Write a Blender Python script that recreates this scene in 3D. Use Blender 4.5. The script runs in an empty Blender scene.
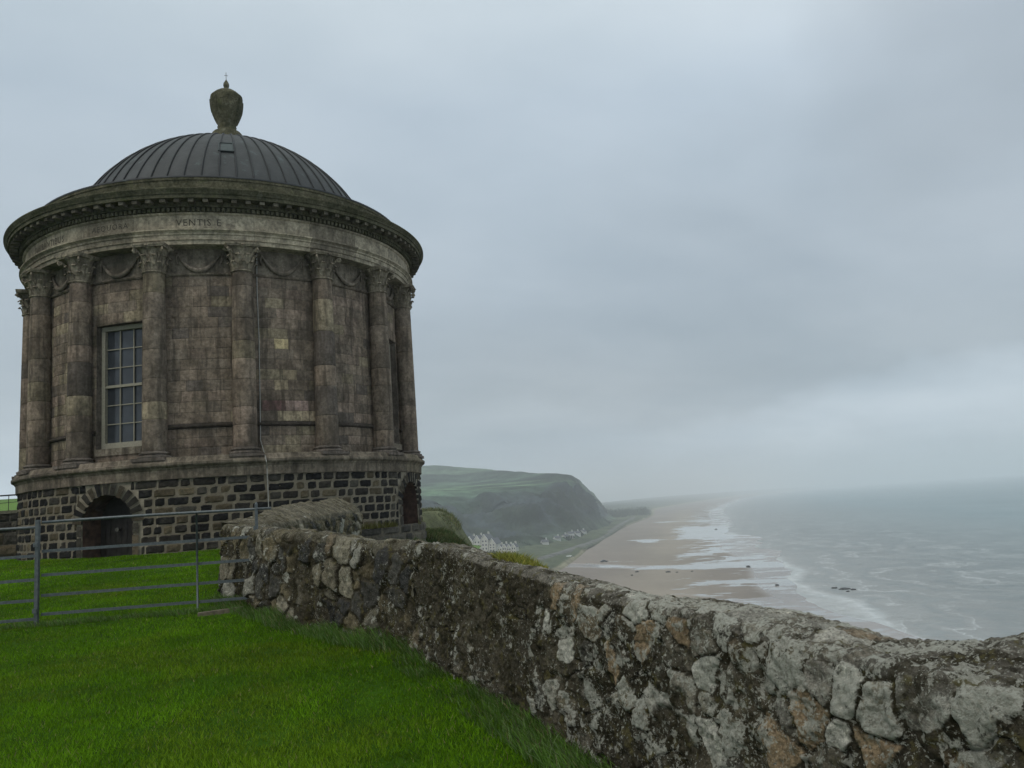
import bpy, math, random
import numpy as np

random.seed(7)
RNG = np.random.default_rng(11)
SC = bpy.context.scene
COL = SC.collection
R_ = math.radians

# ------------------------------------------------------------------ camera
F_PX, PITCH, ROLL = 831.43, 0.1433, 0.0667
_cp, _sp, _cr, _sr = math.cos(PITCH), math.sin(PITCH), math.cos(ROLL), math.sin(ROLL)
CF = np.array([0, _cp, _sp])
_U = np.array([0, -_sp, _cp]); _X = np.array([1.0, 0, 0])
CR = _cr * _X - _sr * _U
CU = _sr * _X + _cr * _U
from mathutils import Matrix, Vector
cam_d = bpy.data.cameras.new("camera")
cam = bpy.data.objects.new("camera", cam_d); COL.objects.link(cam)
cam_d.sensor_fit = 'HORIZONTAL'; cam_d.sensor_width = 36.0
cam_d.lens = 36.0 * F_PX / 1024.0
cam_d.clip_start = 0.05; cam_d.clip_end = 90000
m = Matrix.Identity(4)
for i in range(3):
    m[i][0] = CR[i]; m[i][1] = CU[i]; m[i][2] = -CF[i]
cam.matrix_world = m
SC.camera = cam

# eye is the origin: z = 0 is eye level, the sea lies 40 m below
SEA = -40.0
def ray(x, y): return CF * F_PX + CR * (x - 512) + CU * (384 - y)
def at_y(x, y, Y):
    d = ray(x, y); return d * (Y / d[1])
def on_z(x, y, z=SEA):
    d = ray(x, y); return d * (z / d[2])

# ------------------------------------------------------------------ world
SUN_EL, SUN_AZ = R_(48), R_(220)      # soft overcast light from behind the camera, a little to the left
W = bpy.data.worlds.new("World"); SC.world = W; W.use_nodes = True
nt = W.node_tree; nt.nodes.clear()
def N(t, typ, **kw):
    n = t.nodes.new(typ)
    for k, v in kw.items():
        if k.startswith('i_'): n.inputs[int(k[2:])].default_value = v
        else: setattr(n, k, v)
    return n
def L(t, a, b): t.links.new(a, b)
def ramp(t, fac, stops, interp='LINEAR'):
    n = t.nodes.new('ShaderNodeValToRGB'); cr = n.color_ramp; cr.interpolation = interp
    while len(cr.elements) < len(stops): cr.elements.new(0.5)
    for e, (p, c) in zip(cr.elements, stops):
        e.position = p; e.color = (c, c, c, 1) if isinstance(c, (int, float)) else (*c, 1)
    t.links.new(fac, n.inputs[0]); return n.outputs[0]
def mixc(t, fac, a, b, mode='MIX'):
    n = t.nodes.new('ShaderNodeMix'); n.data_type = 'RGBA'; n.blend_type = mode
    for i, sock, v in ((0, n.inputs[0], fac), (6, n.inputs[6], a), (7, n.inputs[7], b)):
        if isinstance(v, bpy.types.NodeSocket): t.links.new(v, sock)
        elif isinstance(v, (int, float)): sock.default_value = v if i == 0 else (v, v, v, 1)
        else: sock.default_value = (*v, 1)
    return n.outputs[2]
def math_(t, op, a, b=None, clamp=False):
    n = t.nodes.new('ShaderNodeMath'); n.operation = op; n.use_clamp = clamp
    for i, v in enumerate((a, b)):
        if v is None: continue
        if isinstance(v, bpy.types.NodeSocket): t.links.new(v, n.inputs[i])
        else: n.inputs[i].default_value = v
    return n.outputs[0]
def noise(t, vec, scale, detail=4, rough=.55, dist=0.0):
    n = t.nodes.new('ShaderNodeTexNoise'); n.inputs['Scale'].default_value = scale
    n.inputs['Detail'].default_value = detail; n.inputs['Roughness'].default_value = rough
    n.inputs['Distortion'].default_value = dist
    t.links.new(vec, n.inputs['Vector']); return n.outputs['Fac']
def mapping(t, vec, scale=(1, 1, 1), loc=(0, 0, 0), rot=(0, 0, 0)):
    n = t.nodes.new('ShaderNodeMapping'); n.inputs['Scale'].default_value = scale
    n.inputs['Location'].default_value = loc; n.inputs['Rotation'].default_value = rot
    t.links.new(vec, n.inputs['Vector']); return n.outputs[0]

tc = N(nt, 'ShaderNodeTexCoord')
sky = N(nt, 'ShaderNodeTexSky', sky_type='NISHITA', sun_disc=False, sun_elevation=SUN_EL, sun_rotation=SUN_AZ)
sky.air_density = 2.0; sky.dust_density = 4.0
bg_sky = N(nt, 'ShaderNodeBackground'); bg_sky.inputs[1].default_value = 0.06
L(nt, sky.outputs[0], bg_sky.inputs[0])
sep = N(nt, 'ShaderNodeSeparateXYZ'); L(nt, tc.outputs['Generated'], sep.inputs[0])
# cloud deck: direction projected on a flat layer, so clouds foreshorten towards the horizon
zz = math_(nt, 'ADD', math_(nt, 'MAXIMUM', sep.outputs[2], 0.0), 0.16)
cx = math_(nt, 'DIVIDE', sep.outputs[0], zz); cy = math_(nt, 'DIVIDE', sep.outputs[1], zz)
cmb = N(nt, 'ShaderNodeCombineXYZ'); L(nt, cx, cmb.inputs[0]); L(nt, cy, cmb.inputs[1])
v1 = mapping(nt, cmb.outputs[0], (1, 1, 1), (3.1, 1.7, 0), (0, 0, R_(-28)))
n1 = noise(nt, mapping(nt, v1, (0.42, 0.62, 1)), 1.0, 5, .5, .25)
n2 = noise(nt, mapping(nt, v1, (1.3, 1.7, 1), (5, 2, 0)), 1.0, 6, .55, .2)
cl = math_(nt, 'ADD', math_(nt, 'MULTIPLY', n1, .72), math_(nt, 'MULTIPLY', n2, .28))
cl = ramp(nt, cl, [(.39, 0.0), (.60, 1.0)])
cloudc = mixc(nt, cl, (.405, .497, .588), (.552, .64, .727))
# overhead the deck is brighter, low down it greys off
up = ramp(nt, sep.outputs[2], [(0.0, (1.12, 1.09, 1.05)), (.05, (1.04, 1.015, .985)), (.13, (.85, .845, .83)), (.24, (.90, .90, .90)), (.45, (1.0, 1.0, 1.0)), (1.0, (2.5, 2.25, 1.9))])
cloudc = mixc(nt, 1.0, cloudc, up, 'MULTIPLY')
# broad brighter and darker banks of cloud, each around a direction in the sky
warp = noise(nt, mapping(nt, tc.outputs['Generated'], (1, 1, 1.8)), 5.0, 4, .55)
wv = N(nt, 'ShaderNodeTexNoise'); wv.inputs['Scale'].default_value = 4.0; wv.inputs['Detail'].default_value = 4; L(nt, mapping(nt, tc.outputs['Generated'], (1, 1, 1.6)), wv.inputs['Vector'])
wsub = N(nt, 'ShaderNodeVectorMath', operation='SUBTRACT'); L(nt, wv.outputs['Color'], wsub.inputs[0]); wsub.inputs[1].default_value = (.5, .5, .5)
wscl = N(nt, 'ShaderNodeVectorMath', operation='SCALE'); L(nt, wsub.outputs[0], wscl.inputs[0]); wscl.inputs['Scale'].default_value = .22
wadd = N(nt, 'ShaderNodeVectorMath', operation='ADD'); L(nt, tc.outputs['Generated'], wadd.inputs[0]); L(nt, wscl.outputs[0], wadd.inputs[1])
def bank(prev, px, py, rx, rz, amount):
    d = ray(px, py); d = d / np.linalg.norm(d)
    sub = N(nt, 'ShaderNodeVectorMath', operation='SUBTRACT'); L(nt, wadd.outputs[0], sub.inputs[0]); sub.inputs[1].default_value = tuple(d)
    sc = N(nt, 'ShaderNodeVectorMath', operation='MULTIPLY'); L(nt, sub.outputs[0], sc.inputs[0]); sc.inputs[1].default_value = (1 / rx, 1 / rx, 1 / rz)
    ln = N(nt, 'ShaderNodeVectorMath', operation='LENGTH'); L(nt, sc.outputs[0], ln.inputs[0])
    r = math_(nt, 'SUBTRACT', 1.0, ln.outputs['Value'], True); r = math_(nt, 'MULTIPLY', math_(nt, 'SMOOTH_MIN', r, 1.0), amount)
    return math_(nt, 'ADD', prev, r)
bk_ = math_(nt, 'ADD', 1.0, 0.0)
for a in [(590, 110, .42, .30, .05), (990, 60, .22, .22, -.24), (730, 230, .26, .12, -.10), (560, 400, .34, .16, -.12), (900, 320, .34, .12, -.06), (960, 420, .40, .055, .30), (860, 402, .16, .03, .08), (640, 452, .30, .06, .14), (700, 90, .2, .14, .05), (90, 330, .3, .25, -.06)]: bk_ = bank(bk_, *a)
cloudc = mixc(nt, 1.0, cloudc, bk_, 'MULTIPLY')
bg_cl = N(nt, 'ShaderNodeBackground'); bg_cl.inputs[1].default_value = 1.0
L(nt, cloudc, bg_cl.inputs[0])
ms = N(nt, 'ShaderNodeMixShader'); ms.inputs[0].default_value = 0.95
L(nt, bg_sky.outputs[0], ms.inputs[1]); L(nt, bg_cl.outputs[0], ms.inputs[2])
wo = N(nt, 'ShaderNodeOutputWorld'); L(nt, ms.outputs[0], wo.inputs[0])

sun_d = bpy.data.lights.new("sun", 'SUN'); sun_d.energy = 1.05; sun_d.angle = R_(40); sun_d.color = (1.0, .91, .79)
sun = bpy.data.objects.new("sun", sun_d); COL.objects.link(sun)
sun.rotation_euler = (R_(90) - SUN_EL, 0, R_(180) - SUN_AZ)

SC.view_settings.view_transform = 'Standard'; SC.view_settings.look = 'None'
SC.view_settings.exposure = 0.0; SC.view_settings.gamma = 1.0
SC.render.engine = 'CYCLES'
SC.cycles.use_denoising = True
SC.cycles.max_bounces = 6; SC.cycles.diffuse_bounces = 3; SC.cycles.volume_bounces = 2
SC.cycles.use_adaptive_sampling = True; SC.cycles.adaptive_threshold = 0.02

# ------------------------------------------------------------------ numpy noise
def _hash(ix, iy, iz, seed):
    h = (ix.astype(np.int64) * 374761393 + iy.astype(np.int64) * 668265263 + iz.astype(np.int64) * 2147483647 + seed * 1274126177) & 0xFFFFFFFF
    h = ((h ^ (h >> 13)) * 1274126177) & 0xFFFFFFFF
    h = ((h ^ (h >> 16)) * 2246822519) & 0xFFFFFFFF
    return ((h ^ (h >> 15)) & 0xFFFFFF) / float(0xFFFFFF)
def vnoise(x, y, z=None, seed=0):
    x = np.asarray(x, float); y = np.asarray(y, float)
    z = np.zeros_like(x) if z is None else np.asarray(z, float)
    fx, fy, fz = np.floor(x), np.floor(y), np.floor(z)
    ux, uy, uz = x - fx, y - fy, z - fz
    ux, uy, uz = [u * u * (3 - 2 * u) for u in (ux, uy, uz)]
    r = 0
    for a in (0, 1):
        for b in (0, 1):
            for c in (0, 1):
                w = (ux if a else 1 - ux) * (uy if b else 1 - uy) * (uz if c else 1 - uz)
                r = r + w * _hash(fx + a, fy + b, fz + c, seed)
    return r * 2 - 1
def fbm(x, y, z=None, oct=4, seed=0, gain=.5):
    r = 0; a = 1; f = 1
    for i in range(oct):
        r = r + a * vnoise(x * f + i * 13.7, y * f + i * 7.3, None if z is None else z * f, seed + i); a *= gain; f *= 2.03
    return r
def worley(a, b, seed=0, jitter=.95, wgt=.25):
    """cells of unequal size: returns edge distance, cell hash, second hash"""
    fa, fb = np.floor(a), np.floor(b)
    d1 = np.full(a.shape, 9.0); d2 = np.full(a.shape, 9.0)
    h1 = np.zeros(a.shape); h2 = np.zeros(a.shape)
    for i in (-2, -1, 0, 1, 2):
        for j in (-2, -1, 0, 1, 2):
            ca, cb = fa + i, fb + j; z0 = np.zeros_like(ca)
            px = ca + .5 + (_hash(ca, cb, z0, seed) - .5) * jitter
            py = cb + .5 + (_hash(ca, cb, z0 + 1, seed) - .5) * jitter
            w = (_hash(ca, cb, z0 + 2, seed)) * wgt
            dx, dy = a - px, b - py
            d = np.sqrt(dx * dx + dy * dy) * .75 + .25 * np.maximum(abs(dx), abs(dy)) - w
            near = d < d1
            d2 = np.where(near, d1, np.minimum(d2, d))
            h1 = np.where(near, _hash(ca, cb, z0 + 3, seed), h1)
            h2 = np.where(near, _hash(ca, cb, z0 + 4, seed), h2)
            d1 = np.where(near, d, d1)
    return d2 - d1, h1, h2
def sstep(x, a, b):
    t = np.clip((x - a) / (b - a), 0, 1); return t * t * (3 - 2 * t)

# ------------------------------------------------------------------ mesh helpers
def mesh_np(name, V, F, cols=None, mats=(), midx=None, smooth=True, attrs=None):
    V = np.asarray(V, np.float32); me = bpy.data.meshes.new(name)
    me.vertices.add(len(V)); me.vertices.foreach_set('co', V.ravel())
    if isinstance(F, np.ndarray):
        k = F.shape[1]; nf = len(F); li = F.ravel()
        st = np.arange(nf) * k
    else:
        ln = np.array([len(f) for f in F]); nf = len(F); li = np.concatenate([np.asarray(f) for f in F]); st = np.concatenate([[0], np.cumsum(ln)[:-1]])
    me.loops.add(len(li)); me.loops.foreach_set('vertex_index', li.astype(np.int32))
    me.polygons.add(nf); me.polygons.foreach_set('loop_start', st.astype(np.int32))
    for mt in mats: me.materials.append(mt)
    if midx is not None: me.polygons.foreach_set('material_index', np.asarray(midx, np.int32))
    me.update(calc_edges=True)
    me.polygons.foreach_set('use_smooth', np.full(nf, bool(smooth)) if np.isscalar(smooth) else np.asarray(smooth, bool))
    if cols is not None:
        c = np.ones((len(V), 4), np.float32); c[:, :3] = cols
        at = me.color_attributes.new('Col', 'FLOAT_COLOR', 'POINT'); at.data.foreach_set('color', c.ravel())
    for k, v in (attrs or {}).items():
        at = me.attributes.new(k, 'FLOAT', 'POINT'); at.data.foreach_set('value', np.asarray(v, np.float32).ravel())
    me.validate()
    return me
def obj(name, me, parent=None, loc=None):
    o = bpy.data.objects.new(name, me); COL.objects.link(o)
    if parent: o.parent = parent
    if loc is not None: o.location = loc
    return o
def tag(o, label, cat, group=None):
    o['label'] = label; o['category'] = cat
    if group: o['group'] = group
    return o
def kind(o, k): o['kind'] = k; return o
def empty(name, loc=(0, 0, 0), rz=0.0):
    o = bpy.data.objects.new(name, None); COL.objects.link(o); o.location = loc; o.rotation_euler = (0, 0, rz); o.empty_display_size = .2
    return o
def grid_faces(nr, nc, wrap=False, flip=False):
    r = np.arange(nr - 1)[:, None]; c = np.arange(nc if wrap else nc - 1)[None, :]; c2 = (c + 1) % nc
    f = np.stack([r * nc + c, r * nc + c2, (r + 1) * nc + c2, (r + 1) * nc + c], -1).reshape(-1, 4)
    return f[:, ::-1] if flip else f
class MB:
    def __init__(s): s.V = []; s.F = []; s.C = []; s.M = []; s.n = 0
    def add(s, V, F, col=(1, 1, 1), mi=0):
        V = np.asarray(V, float).reshape(-1, 3); s.V.append(V)
        for f in F: s.F.append([int(i) + s.n for i in f]); s.M.append(mi)
        c = np.asarray(col, float); s.C.append(np.broadcast_to(c, (len(V), 3)) if c.ndim == 1 else c); s.n += len(V)
    def grid(s, P, col=(1, 1, 1), mi=0, wrap=False, flip=False):
        nr, nc = P.shape[:2]; s.add(P.reshape(-1, 3), grid_faces(nr, nc, wrap, flip), col if np.ndim(col) == 1 else np.asarray(col).reshape(-1, 3), mi)
    def box(s, c, d, rz=0, col=(1, 1, 1), mi=0, M=None):
        x, y, z = [q / 2 for q in d]
        V = np.array([[sx * x, sy * y, sz * z] for sz in (-1, 1) for sy in (-1, 1) for sx in (-1, 1)])
        if M is not None: V = V @ np.asarray(M).T
        cc, ss = math.cos(rz), math.sin(rz)
        V = np.stack([V[:, 0] * cc - V[:, 1] * ss, V[:, 0] * ss + V[:, 1] * cc, V[:, 2]], 1) + np.asarray(c)
        s.add(V, [(0, 2, 3, 1), (4, 5, 7, 6), (0, 1, 5, 4), (2, 6, 7, 3), (0, 4, 6, 2), (1, 3, 7, 5)], col, mi)
    def tube(s, pts, r, n=8, col=(1, 1, 1), mi=0, cap=True):
        pts = np.asarray(pts, float); rr = np.broadcast_to(r, (len(pts),))
        T = np.gradient(pts, axis=0); T /= np.linalg.norm(T, axis=1)[:, None] + 1e-9
        ref = np.array([0, 0, 1.0]) if abs(T[0][2]) < .9 else np.array([1.0, 0, 0])
        rings = []
        for p, t, q in zip(pts, T, rr):
            a = np.cross(t, ref); a /= np.linalg.norm(a) + 1e-9; b = np.cross(a, t)
            th = np.arange(n) / n * 2 * np.pi
            rings.append(p + q * (np.cos(th)[:, None] * a + np.sin(th)[:, None] * b))
        P = np.array(rings); F = [list(f) for f in grid_faces(len(pts), n, True)]
        if cap: F += [list(range(n)), list(range((len(pts) - 1) * n, len(pts) * n))[::-1]]
        s.add(P.reshape(-1, 3), F, col, mi)
    def lathe(s, prof, n=32, col=(1, 1, 1), mi=0, cen=(0, 0, 0), a0=0, a1=2 * math.pi):
        prof = np.asarray(prof, float); full = abs(a1 - a0 - 2 * math.pi) < 1e-6
        th = a0 + (a1 - a0) * np.arange(n) / (n if full else n - 1)
        P = np.stack([prof[:, None, 0] * np.sin(th), -prof[:, None, 0] * np.cos(th), prof[:, None, 1] + 0 * th], -1) + np.asarray(cen)
        s.grid(P, col, mi, wrap=full)
    def build(s, name, mats, parent=None, smooth=False, loc=None):
        me = mesh_np(name, np.concatenate(s.V), s.F, np.concatenate(s.C), mats if isinstance(mats, (list, tuple)) else [mats], s.M, smooth)
        return obj(name, me, parent, loc)

# ------------------------------------------------------------------ materials
def mat(name, build):
    M = bpy.data.materials.new(name); M.use_nodes = True; t = M.node_tree; t.nodes.clear()
    out = t.nodes.new('ShaderNodeOutputMaterial'); b = t.nodes.new('ShaderNodeBsdfPrincipled')
    L(t, b.outputs[0], out.inputs[0]); build(t, b); return M
def geo(t): return t.nodes.new('ShaderNodeNewGeometry').outputs['Position']
def vcol(t):
    n = t.nodes.new('ShaderNodeAttribute'); n.attribute_name = 'Col'; return n.outputs['Color']
def attr(t, k):
    n = t.nodes.new('ShaderNodeAttribute'); n.attribute_name = k; return n.outputs['Fac']
def bump(t, b, h, dist, strength=1.0):
    n = t.nodes.new('ShaderNodeBump'); n.inputs['Strength'].default_value = strength; n.inputs['Distance'].default_value = dist
    L(t, h, n.inputs['Height']); L(t, n.outputs[0], b.inputs['Normal'])
def setp(b, rough=.9, spec=.3, metal=0.0):
    b.inputs['Roughness'].default_value = rough; b.inputs['Specular IOR Level'].default_value = spec; b.inputs['Metallic'].default_value = metal

def m_sandstone(t, b, streak=.62):
    p = geo(t); c = vcol(t)
    f = noise(t, p, 14, 6, .65); c = mixc(t, 1.0, c, ramp(t, f, [(.25, .58), (.75, 1.82)]), 'MULTIPLY')
    blo = noise(t, mapping(t, p, loc=(3, 5, 1)), 3.6, 6, .65); c = mixc(t, 1.0, c, ramp(t, blo, [(.3, .6), (.7, 1.4)]), 'MULTIPLY')
    stk = noise(t, mapping(t, p, (5, 5, .5)), 1.6, 5, .6); c = mixc(t, ramp(t, stk, [(.50, 0.0), (.64, streak)]), c, (.052, .043, .033))
    big = noise(t, mapping(t, p, (1.3, 1.3, .45)), 1.6, 5, .6)
    c = mixc(t, ramp(t, big, [(.48, 0.0), (.68, streak + .1)]), c, (.044, .037, .029))
    gr = noise(t, p, 2.3, 4, .6); c = mixc(t, ramp(t, gr, [(.56, 0.0), (.74, .22)]), c, (.085, .085, .05))
    sp = noise(t, p, 38, 3, .6); c = mixc(t, ramp(t, sp, [(.66, 0.0), (.74, .45)]), c, (.30, .29, .26))
    L(t, c, b.inputs['Base Color']); setp(b, .95, .1)
    bump(t, b, math_(t, 'ADD', noise(t, p, 9, 5, .6), math_(t, 'MULTIPLY', noise(t, p, 45, 4, .6), .4)), .03, .7)
M_SAND = mat('weathered_sandstone', m_sandstone)
M_FRIEZE = mat('pale_sandstone', lambda t, b: m_sandstone(t, b, .28))
def m_basalt(t, b):
    p = geo(t); c = vcol(t)
    f = noise(t, p, 12, 6, .65); c = mixc(t, 1.0, c, ramp(t, f, [(.25, .5), (.75, 1.6)]), 'MULTIPLY')
    g = noise(t, p, 3.1, 5, .65); c = mixc(t, ramp(t, g, [(.56, 0.0), (.72, .45)]), c, (.10, .095, .07))
    L(t, c, b.inputs['Base Color']); setp(b, .95, .12)
    bump(t, b, noise(t, p, 22, 6, .65), .03, .8)
M_BAS = mat('basalt_blocks', m_basalt)
def m_mossy(t, b):
    p = geo(t)
    f = noise(t, p, 3.0, 6, .65); c = mixc(t, ramp(t, f, [(.3, 0.0), (.7, 1.0)]), (.032, .033, .018), (.125, .115, .075))
    f2 = noise(t, p, 19, 5, .6); c = mixc(t, 1.0, c, ramp(t, f2, [(.25, .5), (.75, 1.6)]), 'MULTIPLY')
    f3 = noise(t, mapping(t, p, loc=(8, 3, 1)), 5, 5, .65); c = mixc(t, ramp(t, f3, [(.60, 0.0), (.72, .5)]), c, (.20, .195, .15)); f4 = noise(t, mapping(t, p, loc=(1, 3, 7)), 4, 5, .65); c = mixc(t, ramp(t, f4, [(.56, 0.0), (.70, .5)]), c, (.06, .075, .022))
    L(t, c, b.inputs['Base Color']); setp(b, .95, .1); bump(t, b, noise(t, p, 20, 6, .65), .03, .7)
M_MOSS = mat('mossy_stone', m_mossy)
def m_lead(t, b):
    p = geo(t)
    f = noise(t, mapping(t, p, (1, 1, .5)), 2.2, 6, .6); c = mixc(t, ramp(t, f, [(.3, 0.0), (.7, 1.0)]), (.021, .024, .025), (.046, .049, .050))
    g = noise(t, p, 2.9, 5, .6); c = mixc(t, ramp(t, g, [(.60, 0.0), (.72, .5)]), c, (.10, .14, .135))
    c = mixc(t, 1.0, c, vcol(t), 'MULTIPLY')
    L(t, c, b.inputs['Base Color']); setp(b, .62, .4, .15); bump(t, b, noise(t, p, 6, 4, .6), .03, .4)
M_LEAD = mat('lead_sheet', m_lead)
def plain(name, col, rough=.6, spec=.4, metal=0.0, var=.25, scale=25, bmp=.004):
    def f(t, b):
        p = geo(t); n = noise(t, p, scale, 5, .6)
        c = mixc(t, 1.0, col, ramp(t, n, [(.25, 1 - var), (.75, 1 + var)]), 'MULTIPLY')
        L(t, c, b.inputs['Base Color']); setp(b, rough, spec, metal)
        if bmp: bump(t, b, n, bmp, .6)
    return mat(name, f)
M_FRAME = plain('painted_sash', (.27, .25, .19), .6, .4, var=.2)
M_GLASS = plain('window_glass', (.040, .045, .052), .05, .5, var=.45, scale=2.2, bmp=0)
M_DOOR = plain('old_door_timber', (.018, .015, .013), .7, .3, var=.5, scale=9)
M_RED = plain('red_sandstone_reveal', (.072, .043, .032), .95, .2, var=.8, scale=5)
M_BRASS = plain('worn_metal', (.12, .11, .09), .4, .5, .8)
M_WIRE = plain('galvanised_wire', (.30, .29, .26), .5, .5, .3)
M_CARVE = plain('carved_letter', (.070, .061, .047), .95, .2, var=.5, bmp=0)
def m_galv(t, b):
    p = geo(t); n = noise(t, p, 30, 5, .65)
    c = mixc(t, ramp(t, n, [(.3, 0.0), (.7, 1.0)]), (.062, .073, .078), (.13, .145, .148))
    r = noise(t, p, 7, 4, .6); c = mixc(t, ramp(t, r, [(.64, 0.0), (.78, .35)]), c, (.13, .10, .075))
    L(t, c, b.inputs['Base Color']); setp(b, .5, .5, .45); bump(t, b, n, .003, .4)
M_GALV = mat('galvanised_steel', m_galv)
M_IRON = plain('dark_iron', (.02, .021, .022), .55, .4, .3)
def m_rubble(t, b):
    p = geo(t); c = vcol(t); st = attr(t, 'stone'); lc = attr(t, 'lichen')
    def nz(scale, loc, detail=7, rough=.68, dist=0.0): return noise(t, mapping(t, p, loc=loc), scale, detail, rough, dist)
    c = mixc(t, 1.0, c, ramp(t, nz(13, (0, 0, 0), 9, .72), [(.28, .38), (.72, 1.7)]), 'MULTIPLY')
    c = mixc(t, 1.0, c, ramp(t, nz(75, (3, 3, 3), 5, .75), [(.32, .5), (.68, 1.55)]), 'MULTIPLY')
    # dark brown and olive moss
    bare = math_(t, 'SUBTRACT', 1.0, math_(t, 'MULTIPLY', st, .82))
    c = mixc(t, math_(t, 'MULTIPLY', ramp(t, nz(6, (5, 1, 2)), [(.48, 0.0), (.58, .85)]), bare), c, (.034, .029, .016))
    c = mixc(t, math_(t, 'MULTIPLY', ramp(t, nz(15, (9, 4, 2)), [(.55, 0.0), (.63, .7)]), math_(t, 'ADD', bare, .25, True)), c, (.12, .105, .04))
    tone = nz(60, (4, 9, 9), 6, .75)
    lcol = mixc(t, ramp(t, tone, [(.32, 0.0), (.66, 1.0)]), (.21, .205, .165), (.52, .515, .45))
    area = nz(2.6, (7, 7, 1), 4, .6)
    # pale crusts in three sizes, crowded together in some areas and absent in others
    a1 = math_(t, 'MULTIPLY', math_(t, 'SUBTRACT', area, .46), .26); a2 = math_(t, 'ADD', a1, math_(t, 'MULTIPLY', lc, .07))
    big = math_(t, 'ADD', nz(8, (2, 7, 5), 9, .66, .3), a2)
    c = mixc(t, ramp(t, big, [(.578, 0.0), (.596, .85)]), c, lcol)
    mid = math_(t, 'ADD', nz(24, (6, 1, 9), 7, .66), a2)
    c = mixc(t, ramp(t, mid, [(.585, 0.0), (.61, .8)]), c, lcol)
    sm = math_(t, 'ADD', nz(70, (1, 1, 8), 5, .62), a2)
    c = mixc(t, ramp(t, sm, [(.60, 0.0), (.64, .8)]), c, (.44, .44, .38))
    dk = nz(32, (4, 1, 3), 7, .72)
    c = mixc(t, ramp(t, dk, [(.57, 0.0), (.64, .75)]), c, (.018, .016, .011))
    L(t, c, b.inputs['Base Color']); setp(b, .95, .07)
    h = math_(t, 'ADD', noise(t, p, 24, 9, .74), math_(t, 'MULTIPLY', noise(t, p, 95, 5, .7), .5))
    bump(t, b, h, .028, 1.0)
M_RUB = mat('lichened_rubble_masonry', m_rubble)
def m_land(scale, bd):
    def f(t, b):
        p = geo(t); c = vcol(t)
        a = noise(t, p, scale, 8, .7); c = mixc(t, 1.0, c, ramp(t, a, [(.25, .4), (.75, 1.65)]), 'MULTIPLY')
        L(t, c, b.inputs['Base Color']); setp(b, .95, .05); bump(t, b, a, bd, .8)
    return f
M_LAND = mat('hill_land', m_land(.07, 6.0))
M_SOIL = mat('turf_soil', m_land(3.0, .05))
M_TREE = mat('far_tree_leaves', m_land(.5, .3))
def m_blade(t, b):
    p = geo(t); c = vcol(t)
    g = t.nodes.new('ShaderNodeNewGeometry').outputs['Random Per Island']
    c = mixc(t, 1.0, c, ramp(t, g, [(0, .55), (1, 1.5)]), 'MULTIPLY')
    L(t, c, b.inputs['Base Color']); setp(b, .7, .06)
    tr = t.nodes.new('ShaderNodeBsdfTranslucent'); L(t, c, tr.inputs[0])
    mx = t.nodes.new('ShaderNodeMixShader'); mx.inputs[0].default_value = .3
    L(t, b.outputs[0], mx.inputs[1]); L(t, tr.outputs[0], mx.inputs[2])
    L(t, mx.outputs[0], [n for n in t.nodes if n.type == 'OUTPUT_MATERIAL'][0].inputs[0])
M_BLADE = mat('grass_blade', m_blade)

def m_beach(t, b):
    p = geo(t); wet = attr(t, 'wet'); pool = attr(t, 'pool'); c = vcol(t)
    n = noise(t, mapping(t, p, (1, .5, 1), rot=(0, 0, R_(20))), .02, 7, .6)
    fine = noise(t, p, .4, 6, .7)
    c = mixc(t, 1.0, c, ramp(t, n, [(.3, .82), (.7, 1.18)]), 'MULTIPLY')
    c = mixc(t, 1.0, c, ramp(t, fine, [(.25, .88), (.75, 1.12)]), 'MULTIPLY')
    e = noise(t, mapping(t, p, (.55, .8, 1), rot=(0, 0, R_(25))), .05, 8, .66)
    e2 = noise(t, mapping(t, p, (.5, 1.0, 1), rot=(0, 0, R_(25))), .16, 7, .7)
    pe = math_(t, 'ADD', pool, math_(t, 'ADD', math_(t, 'MULTIPLY', math_(t, 'SUBTRACT', e, .5), 2.6), math_(t, 'MULTIPLY', math_(t, 'SUBTRACT', e2, .5), 1.5)))
    pm = ramp(t, pe, [(.46, 0.0), (.56, 1.0)])
    we = math_(t, 'ADD', wet, math_(t, 'MULTIPLY', math_(t, 'SUBTRACT', n, .5), .9))
    wm = ramp(t, we, [(.35, 0.0), (.65, 1.0)])
    c = mixc(t, wm, c, mixc(t, 1.0, c, (1.34, 1.38, 1.46), 'MULTIPLY'))  # wet sand lightened: sky reflection of the water film put into its colour
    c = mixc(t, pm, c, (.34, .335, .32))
    L(t, c, b.inputs['Base Color']); b.inputs['Specular IOR Level'].default_value = .5
    r = mixc(t, wm, .85, .26); r = mixc(t, pm, r, .06); L(t, r, b.inputs['Roughness'])
M_BEACH = mat('strand_sand', m_beach)
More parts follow.
